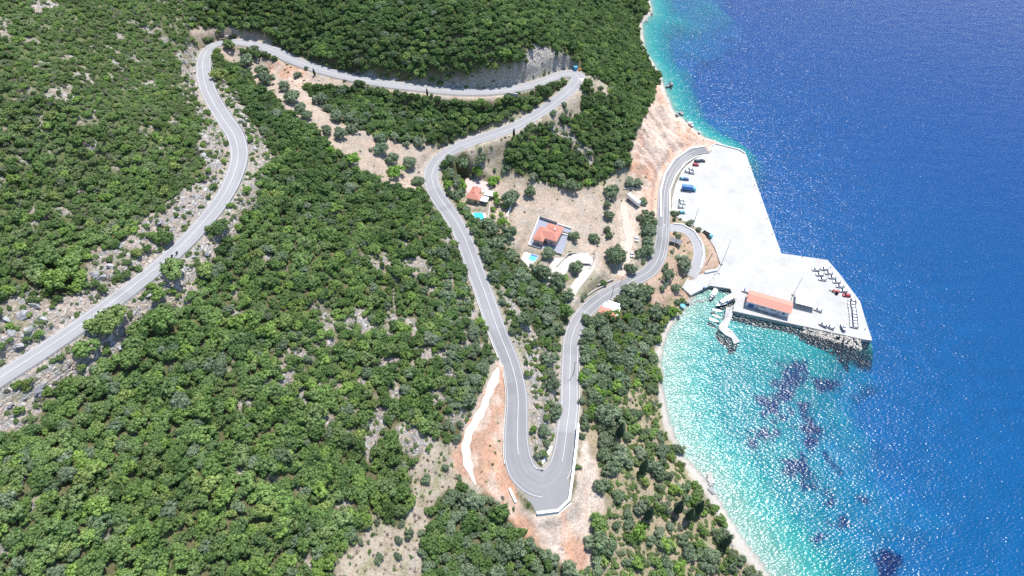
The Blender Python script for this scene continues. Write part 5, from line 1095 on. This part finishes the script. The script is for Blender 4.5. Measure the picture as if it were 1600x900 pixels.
# ------------------------------------------------------------------ vehicles
def car_proto(kind='hatch'):
    t = thing('parked_car', 'car', 'car'); L, Wd = 4.3, 1.75; prof = [(-2.15,.35),(-2.12,.85),(-1.9,.98),(-1.0,1.02),(1.6,1.0),(2.05,.9),(2.15,.6),(2.12,.35)]
    def extr(pr, hw, name, m, par, tp=1.0):
        b = MB(); n_ = len(pr); vs = [(x, -hw, z) for x, z in pr]+[(x, hw, z) for x, z in pr]; b.add(vs, [tuple(range(n_)), tuple(range(2*n_-1, n_-1, -1))]+[(i, n_+i, n_+(i+1) % n_, (i+1) % n_) for i in range(n_)]); return b.build(name, m, par, bevel=.04)
    body = extr(prof, Wd/2, 'body', M['carwhite'], t)
    gl_ = [(-1.35,1.0),(-.65,1.42),(1.25,1.42),(1.95,.98)] if kind == 'hatch' else [(-1.3,1.0),(-.6,1.4),(.8,1.4),(1.5,.99)]
    extr([(x, z) for x, z in gl_][::-1], .79, 'windows', M['glass'], t)
    b = MB(); x0, x1 = gl_[1][0]+.12, gl_[2][0]-.1; b.box(((x0+x1)/2, 0, 1.45), (x1-x0, 1.5, .07)); b.build('roof', M['carwhite'], t, bevel=.03)
    for sx in (-1.35, 1.3):
        for sy in (-1, 1): b = MB(); b.tube((sx, sy*.90, .32), (sx, sy*.68, .32), .32, n=12); b.build('wheel', M['rubber'], t)
    for sy in (-.6, .6): b = MB(); b.box((-2.14, sy, .72), (.08, .32, .14)); b.build('headlight', M['steel'], t)
    return t
car0 = car_proto(); used = False
def put_car(px, py, ang, paint, label, group, z=QZ, s=1.0, name='parked_car'):
    global used
    t = car0 if not used else copy_tree(car0); used = True
    if z is None: x, y, z = GP(px, py)
    else: x, y = W(px, py, z+.5)[:2]
    t.name = name; t.location = (x, y, z+.03); t.rotation_euler = (0, 0, R(ang)); t.scale = (s,)*3; t['label'] = label; t['group'] = group
    for ch in t.children:
        if ch.name.startswith(('body', 'roof')): ch.material_slots[0].link = 'OBJECT'; ch.material_slots[0].material = M[paint]
g1 = 'white cars in slanting rows at the outer quay corner'
for k, (a_, b_) in enumerate([(1288.4,420.4),(1295.5,427),(1300.8,433.6),(1307.6,440.6),(1312.5,447.4),(1318,454.6)]): put_car(a_, b_, -12, 'carwhite', f'white car, {ORD[k]} from the top in the slanting row nearest the sea edge', g1)
for k, (a_, b_) in enumerate([(1275,421.6),(1281,429.4),(1285.3,436.4)]): put_car(a_, b_, -12, 'carwhite', f'white car, {ORD[k]} from the top in the short inner row of three', g1)
g2 = 'cars packed side by side along the outer quay end'
CM = ['carsilver','carwhite','carwhite','carwhite','carwhite','carsilver','carwhite','carwhite','carwhite']
for k in range(9): put_car(1331.5+k*.42-1*(k in (1, 2)), 470+k*5.0, -16, CM[k], f'pale car, {ORD[k]} from the top of the nine packed side by side', g2, s=1.0)
put_car(1323,461.6, -8, 'carred', 'red car between the slanting rows and the packed cars on the quay', 'red vehicles on the quay')
put_car(1278.6,484.5, -30, 'carwhite', 'white car parked just right of the white canopy', 'lone cars on the quay'); put_car(1286,508, -42, 'carsilver', 'silver car with a dark rear above the riprap, left one of two', 'lone cars on the quay'); put_car(1297.6,511.5, -35, 'carwhite', 'white car above the riprap, right one of two', 'lone cars on the quay')
g3 = 'cars beside the quay road bend'
put_car(1165.5,455, -30, 'carwhite', 'white car behind the left end of the harbour building', g3)
for a_, b_, pc, lab in [(1097,251.5,'cardark','dark car, topmost of those beside the quay road bend'),(1089.5,252,'cardark','dark car just left of the topmost dark car'),(1087,257.6,'carred','red car below the two dark cars by the quay road bend'),(1079.7,264.6,'carwhite','white car below the red one by the quay road bend'),(1080.5,270,'carsilver','silver car left of the road bend kerb, above the blue pickup'),(1074.5,268.3,'carwhite','white car nearest the kerb above the blue pickup'),
        (1071.3,280,'carblue','blue car just above the blue truck'),(1066.5,279.5,'carsky','pale blue car at the kerb above the blue truck'),(1065,313.4,'carwhite','white car, upper of three below the blue truck'),(1066,318.2,'carwhite','white car, middle of three below the blue truck'),(1064,323.2,'carwhite','white car, lowest of three below the blue truck'),(1065.3,332,'carsky','pale blue car alone below the white cars near the bank')]:
    put_car(a_, b_, 172 if b_ < 300 else 180, pc, lab, g3)
put_car(994.5,374.5, 82, 'carwhite', 'white car on the dusty lane under the olive trees', 'cars on the lane', z=None, s=1.05)
put_car(987.5,398, 82, 'carwhite', 'white car half hidden under trees at the lane bend', 'cars on the lane', z=None)
def truck(px0, px1, label, bodym, cabm, flat=False):
    A = W(*px0, QZ+.5); B = W(*px1, QZ+.5); d = B-A; L = np.linalg.norm(d[:2]); t = thing('truck', label, 'truck', ((A+B)/2)[:2].tolist()+[QZ], math.atan2(d[1], d[0])); cb_ = 2.0
    b = MB()
    if flat: b.box((-cb_/2, 0, 1.15), (L-cb_-.2, 2.2, .35)); [b.box((-cb_/2, s*1.05, 1.6), (L-cb_-.2, .08, .6)) for s in (-1, 1)]
    else: b.box((-cb_/2, 0, 2.3), (L-cb_-.2, 2.5, 2.7))
    b.build('cargo_box', bodym, t, bevel=.06); b = MB(); b.box((L/2-cb_/2, 0, 1.55), (cb_, 2.2, 1.9), taper=.9); cab_ = b.build('cab', cabm, t, bevel=.1)
    b = MB(); b.box((L/2-.12, 0, 1.95), (.12, 1.8, .7)); b.build('windscreen', M['glass'], cab_); b = MB(); b.box((0, 0, .75), (L*.95, 1.0, .25)); b.build('chassis', M['darkmetal'], t)
    for sx in (-L*.36, -L*.22, L*.33):
        for sy in (-1, 1): b = MB(); b.tube((sx, sy*1.1, .5), (sx, sy*.8, .5), .5, n=12); b.build('wheel', M['rubber'], t)
truck((1064.5,295), (1087,297.5), 'blue box truck with a pale cab among the cars by the quay road', M['truckblue'], M['carsky'])
truck((1097.5,363), (1112.5,371.5), 'small flatbed truck with a black bed and turquoise cab beside the brown bank', M['rubber'], M['carsky'], True)
# roadside excavator transporter at the top bend
x0, y0, z0 = GP(343, 62.2); x1, y1, z1 = GP(364, 60.2); rz = math.atan2(y1-y0, x1-x0); Lt = math.hypot(x1-x0, y1-y0); t = thing('low_loader', 'rusty low loader with a raised ramp parked on the turnout of the top bend', 'truck', ((x0+x1)/2, (y0+y1)/2, float(ground((x0+x1)/2, (y0+y1)/2))), rz)
b = MB(); b.box((-1, 0, 1.0), (Lt-2, 2.4, .3)); b.build('bed', M['wood'], t); b = MB(); b.box((-Lt/2-.4, 0, 2.4), (.25, 2.2, 3.0), rx=0); b.build('ramp', M['orange'] if False else M['wood'], t); b = MB(); b.box((Lt/2-1, 0, 1.6), (2.1, 2.3, 2.2), taper=.9); b.build('cab', M['darkmetal'], t, bevel=.08); b = MB(); b.box((1.0, 0, 1.7), (2.4, 1.4, 1.0), taper=.8); b.build('load', M['concrete_old'], t)
for sx in (-Lt*.3, -Lt*.15, Lt*.35):
    for sy in (-1, 1): b = MB(); b.tube((sx, sy*1.1, .5), (sx, sy*.8, .5), .5, n=12); b.build('wheel', M['rubber'], t)
# red tractor on the quay
q = W(1305, 457.5, QZ); t = thing('tractor', 'red tractor with a front loader left of the red car on the quay', 'tractor', q, R(-50))
b = MB(); b.box((-.9, 0, 1.05), (2.0, .8, .8)); b.build('bonnet', M['carred'], t, bevel=.08); b = MB(); b.box((.8, 0, 1.5), (1.4, 1.4, 1.7), taper=.85); b.build('cab', M['carred'], t, bevel=.05); b = MB(); b.box((.8, 0, 1.75), (1.42, 1.42, .8), taper=.95); b.build('windows', M['glass'], t)
for sx, r_ in ((-1.4, .45), (.9, .8)):
    for sy in (-1, 1): b = MB(); b.tube((sx, sy*1.0, r_), (sx, sy*.65, r_), r_, n=14); b.build('wheel', M['rubber'], t)
b = MB(); b.box((-2.9, 0, .6), (.6, 2.0, .7)); b.box((-2.1, .6, 1.0), (1.6, .12, .16)); b.box((-2.1, -.6, 1.0), (1.6, .12, .16)); b.build('loader_bucket', M['steel'], t)
# ------------------------------------------------------------------ boats
def hull_mesh(b, L, Wd, H_, z0=-.35, mi=0, flare=1.0):
    n_ = 12; st = []
    for i in range(n_+1):
        u = i/n_; w_ = Wd/2*(min(1, (u*2.2+.55)) if u < .2 else 1)*(1-max(0, (u-.45)/.55)**2.2); x = -L/2+L*u; sheer = H_+.25*max(0, u-.5)**1.5*2
        st.append([(x, -w_, sheer), (x, -w_*.85, z0+.35*(H_-z0)), (x, -w_*.25, z0), (x, w_*.25, z0), (x, w_*.85, z0+.35*(H_-z0)), (x, w_, sheer)])
    vs = [v for s in st for v in s]; fs = [(6*i+k, 6*i+k+1, 6*i+7+k, 6*i+6+k) for i in range(n_) for k in range(5)]; fs.append((0, 5, 4, 3, 2, 1)); b.add(vs, fs, mi); return st
def boat(name, bow, stern, Wd, label, hm, H_=.7, cabin=None, awn=False, mast=False, z=0, trailer=False):
    A = W(*stern, z+.4); B = W(*bow, z+.4); d = B-A; L = float(np.linalg.norm(d[:2])); t = thing(name, label, 'boat', (*((A+B)/2)[:2], z), math.atan2(d[1], d[0]), 'boats moored in the harbour' if not z else None)
    b = MB(); st = hull_mesh(b, L, Wd, H_); b.build('hull', hm, t, smooth=False)
    b = MB(); vs = [(s[0][0]*.97, s[0][1]*.93, s[0][2]-.16) for s in st]+[(s[5][0]*.97, s[5][1]*.93, s[5][2]-.16) for s in st]; n_ = len(st); b.add(vs, [(i, i+1, n_+i+1, n_+i) for i in range(n_-1)]); o = b.build('deck', M['white'], t)
    b = MB()
    for i in range(len(st)-1):
        for k in (0, 5): b.tube(st[i][k], st[i+1][k], .06, n=5)
    b.build('gunwale', M['white'] if hm is not M['white'] else M['steel'], t)
    if cabin: b = MB(); b.box((cabin[0]*L, 0, H_+cabin[2]/2-.1), (cabin[1]*L, Wd*.62, cabin[2]), taper=.85); cb_ = b.build('cabin', M['white'], t, bevel=.06); b = MB(); b.box((cabin[0]*L, 0, H_+cabin[2]*.62), (cabin[1]*L*.97, Wd*.60, cabin[2]*.28)); b.build('cabin_window', M['glass'], cb_)
    else:
        for u in (-.25, .05): b = MB(); b.box((u*L, 0, H_-.1), (.35, Wd*.8, .08)); b.build('thwart', M['wood'] if Wd < 2 else M['white'], t)
    if awn:
        b = MB(); b.box((awn[0]*L, 0, H_+1.75), (awn[1]*L, Wd*.85, .08)); b.build('canopy', M['white'], t)
        for sx in (-1, 1):
            for sy in (-1, 1): b = MB(); b.tube((awn[0]*L+sx*awn[1]*L*.45, sy*Wd*.38, H_-.2), (awn[0]*L+sx*awn[1]*L*.45, sy*Wd*.38, H_+1.75), .04, n=5); b.build('canopy_pole', M['steel'], t)
    if mast: b = MB(); b.tube((.2*L, 0, H_), (.2*L, 0, H_+4), .06, .04, 6); b.build('mast', M['steel'], t)
    if not cabin and Wd < 2.4: b = MB(); b.box((-L/2-.15, 0, H_-.1), (.35, .35, .8)); b.build('outboard_motor', M['darkmetal'], t)
    if trailer:
        b = MB(); b.box((0, 0, -.45), (L*.9, .3, .15)); b.build('trailer_frame', M['steel'], t)
        for sy in (-1, 1): b = MB(); b.tube((-.1*L, sy*1.0, -.62), (-.1*L, sy*.75, -.62), .33, n=12); b.build('wheel', M['rubber'], t)
    return t
boat('fishing_boat', (1109,469), (1119,453), 2.7, 'dark hulled boat with a white canopy, nearest the corner of the harbour wall', M['navy'], .9, cabin=(.22,.22,1.2), awn=(-.08,.55), mast=True)
boat('motor_boat', (1118,479.5), (1146,464.5), 3.7, 'largest boat, dark hull and long white cabin, tied to the harbour wall', M['navy'], 1.2, cabin=(.08,.40,1.6), awn=(-.22,.40))
boat('rowing_boat', (1129.5,487), (1112.5,483.5), 1.9, 'pale blue open boat, topmost of the three small boats by the jetty', M['hullblue'], .6)
boat('rowing_boat', (1128.5,498), (1113,491.5), 1.8, 'white open boat, middle of the three small boats by the jetty', M['white'], .55)
boat('rowing_boat', (1124.5,503.5), (1107.5,498), 2.0, 'white open boat, lowest of the three small boats by the jetty', M['white'], .6)
boat('boat_on_trailer', (1315.5,503), (1320.5,516.5), 2.3, 'dark boat on a trailer parked on the quay left of the packed cars', M['navy'], .8, cabin=(-.1,.3,1.0), z=QZ+1.0, trailer=True)
boat('boat_on_beach', (1076,190.5), (1082,197.5), 2.4, 'red boat hauled up on the rocks under the quarry cliff', M['carred'], .9, cabin=(-.1,.35,1.3), z=.8)
# small things
def small(px, py, z=QZ): 
    if z is None: return GP(px, py)
    return tuple(W(px, py, z))
x, y, z = small(1066, 480.5, None); b = MB(); b.tube((0, 0, 0), (0, 0, 2.1), .05, .04, 6); o = thing('beach_umbrella', 'light blue beach umbrella on the pebbles at the head of the bay', 'beach umbrella', (x, y, max(z, .3))); b.build('pole', M['steel'], o); b = MB(); b.tube((0, 0, 1.75), (0, 0, 2.2), 1.5, .05, 10); b.build('shade', M['carsky'], o)
x, y, z = small(1073.5, 476, None); b = MB(); b.box((0, 0, .7), (2.6, 1.8, 1.3), taper=.7); o = b.build('upturned_boat', M['darkmetal'], bevel=.25); o.location = (x, y, z); tag(o, 'dark covered heap on the pebbles above the head of the bay', 'tarpaulin')
for k, (px, py) in enumerate([(1100,451),(1164,453.5),(1253,462.3),(1260,464)]):
    q = W(px, py, QZ); b = MB(); b.box((0, 0, .55), (1.3, .8, 1.0), taper=1.1); b.build('bin_body', M['darkmetal'], thing('waste_bin', ['grey waste bin at the harbour wall corner', 'grey waste bin behind the left end of the harbour building', 'grey waste bin behind the canopy, left of two', 'grey waste bin behind the canopy, right of two'][k], 'waste bin', q, R(20), 'waste bins on the quay')); b = MB(); b.box((0, 0, 1.1), (1.4, .9, .1)); o = b.build('lid', M['truckblue']); o.parent = [c for c in COL.objects if c.name.startswith('waste_bin')][-1]
for k, (px, py) in enumerate([(1056,338),(1070,345.5),(1075,349)]):
    q = W(px, py, QZ+.6); b = MB(); b.box((0, 0, .45), (3.2, .12, .9)); b.box((-1.2, 0, .1), (.12, .8, .2)); b.box((1.2, 0, .1), (.12, .8, .2)); o = b.build('crowd_barrier', M['steel']); o.location = (q[0], q[1], float(max(ground(q[0], q[1]), QZ-.5))+.1); o.rotation_euler.z = R(-25); tag(o, f'steel barrier at the top of the brown bank, {ORD[k]} from the left', 'barrier', 'steel barriers on the bank')
# pipe in the brown bank
A = np.array(GP(1103, 415)); B = np.array(GP(1113, 397)); b = MB(); b.tube((0, 0, .25), tuple((B-A)+np.array([0, 0, .25])), .22, .22); o = b.build('drain_pipe', M['darkmetal']); o.location = A; tag(o, 'dark pipe lying down the brown bank by the side road', 'pipe')
# ------------------------------------------------------------------ riders
def person_mesh(pose, name='person'):
    """one skinned body per figure"""
    J, E = pose; me = bpy.data.meshes.new(name); me.from_pydata([j[:3] for j in J], E, []); o = meshobj(name, me); o.modifiers.new('s', 'SKIN')
    for k, j in enumerate(J): me.skin_vertices[0].data[k].radius = (j[3], j[3])
    me.skin_vertices[0].data[0].use_root = True; sb = o.modifiers.new('u', 'SUBSURF'); sb.levels = 1; sb.render_levels = 1; me.materials.append(M['shirt']); return o
SIT = ([(0,0,.82,.15),(.0,0,1.05,.14),(.12,0,1.30,.17),(.16,0,1.44,.07),(.2,0,1.60,.11),(.21,0,1.70,.10),
        (.1,.2,1.34,.075),(.32,.28,1.15,.05),(.56,.3,1.08,.042),(.62,.29,1.07,.05),(.1,-.2,1.34,.075),(.32,-.28,1.15,.05),(.56,-.3,1.08,.042),(.62,-.29,1.07,.05),
        (.05,.14,.78,.11),(.42,.2,.66,.085),(.30,.2,.30,.06),(.46,.2,.22,.045),(.05,-.14,.78,.11),(.42,-.2,.66,.085),(.30,-.2,.30,.06),(.46,-.2,.22,.045)],
       [(0,1),(1,2),(2,3),(3,4),(4,5),(2,6),(6,7),(7,8),(8,9),(2,10),(10,11),(11,12),(12,13),(0,14),(14,15),(15,16),(16,17),(0,18),(18,19),(19,20),(20,21)])
def motorbike(px, py, ang, label, plabel, paint, zr):
    x, y = W(px, py, zr+.6)[:2]; i = np.argmin(np.hypot(road[:, 0]-x, road[:, 1]-y)); z = float(road[i, 2])+.02
    t = thing('motorcycle', label, 'motorcycle', (x, y, z), R(ang), 'motorcycles on the upper road')
    for sx in (-.72, .75):
        b = MB(); b.tube((sx, -.07, .32), (sx, .07, .32), .32, n=16); wh = b.build('wheel', M['rubber'], t); b = MB(); b.tube((sx, -.08, .32), (sx, .08, .32), .17, n=12); b.build('rim', M['steel'], wh)
    b = MB(); b.box((0, 0, .5), (.7, .3, .4)); b.build('engine', M['darkmetal'], t); b = MB(); b.box((.22, 0, .86), (.5, .28, .22), taper=.8); b.build('fuel_tank', M[paint], t, bevel=.05); b = MB(); b.box((-.3, 0, .82), (.7, .26, .12)); b.build('seat', M['rubber'], t, bevel=.03)
    b = MB(); b.tube((.75, 0, .32), (.5, 0, 1.05), .045, n=6); b.tube((.5, -.36, 1.05), (.5, .36, 1.05), .02, n=6); b.build('handlebar', M['steel'], t); b = MB(); b.tube((.62, 0, .9), (.74, 0, .9), .1, .09, 10); b.build('headlight', M['steel'], t)
    b = MB(); b.box((-.75, 0, .9), (.4, .5, .34)); b.build('top_case', M['darkmetal'], t)
    o = person_mesh(SIT); o.location = (x-.22*math.cos(R(ang)), y-.22*math.sin(R(ang)), z); o.rotation_euler.z = R(ang); tag(o, plabel, 'person', 'riders on the motorcycles')
    b = MB(); bm = bmesh.new(); bmesh.ops.create_uvsphere(bm, u_segments=12, v_segments=8, radius=.15); me = bpy.data.meshes.new('helmet'); bm.to_mesh(me); bm.free(); me.materials.append(M['carwhite' if paint == 'cardark' else 'cardark']); h = meshobj('helmet', me, o); h.location = (.21, 0, 1.66)
dr = road[at(71)]-road[at(73)]; ag = math.degrees(math.atan2(dr[1], dr[0]))
motorbike(268.5,402, ag+180, 'dark motorcycle, lower left of the pair riding down the upper road', 'rider in dark clothes with a white helmet on the lower left motorcycle', 'cardark', 79)
motorbike(276,396.5, ag+180, 'blue motorcycle, upper right of the pair riding down the upper road', 'rider in dark clothes with a dark helmet on the upper right motorcycle', 'carblue', 79)
motorbike(329,102.5, 100, 'dark blue motorcycle at the inner kerb of the top left bend', 'rider in dark clothes on the motorcycle at the top left bend', 'carblue', 69)
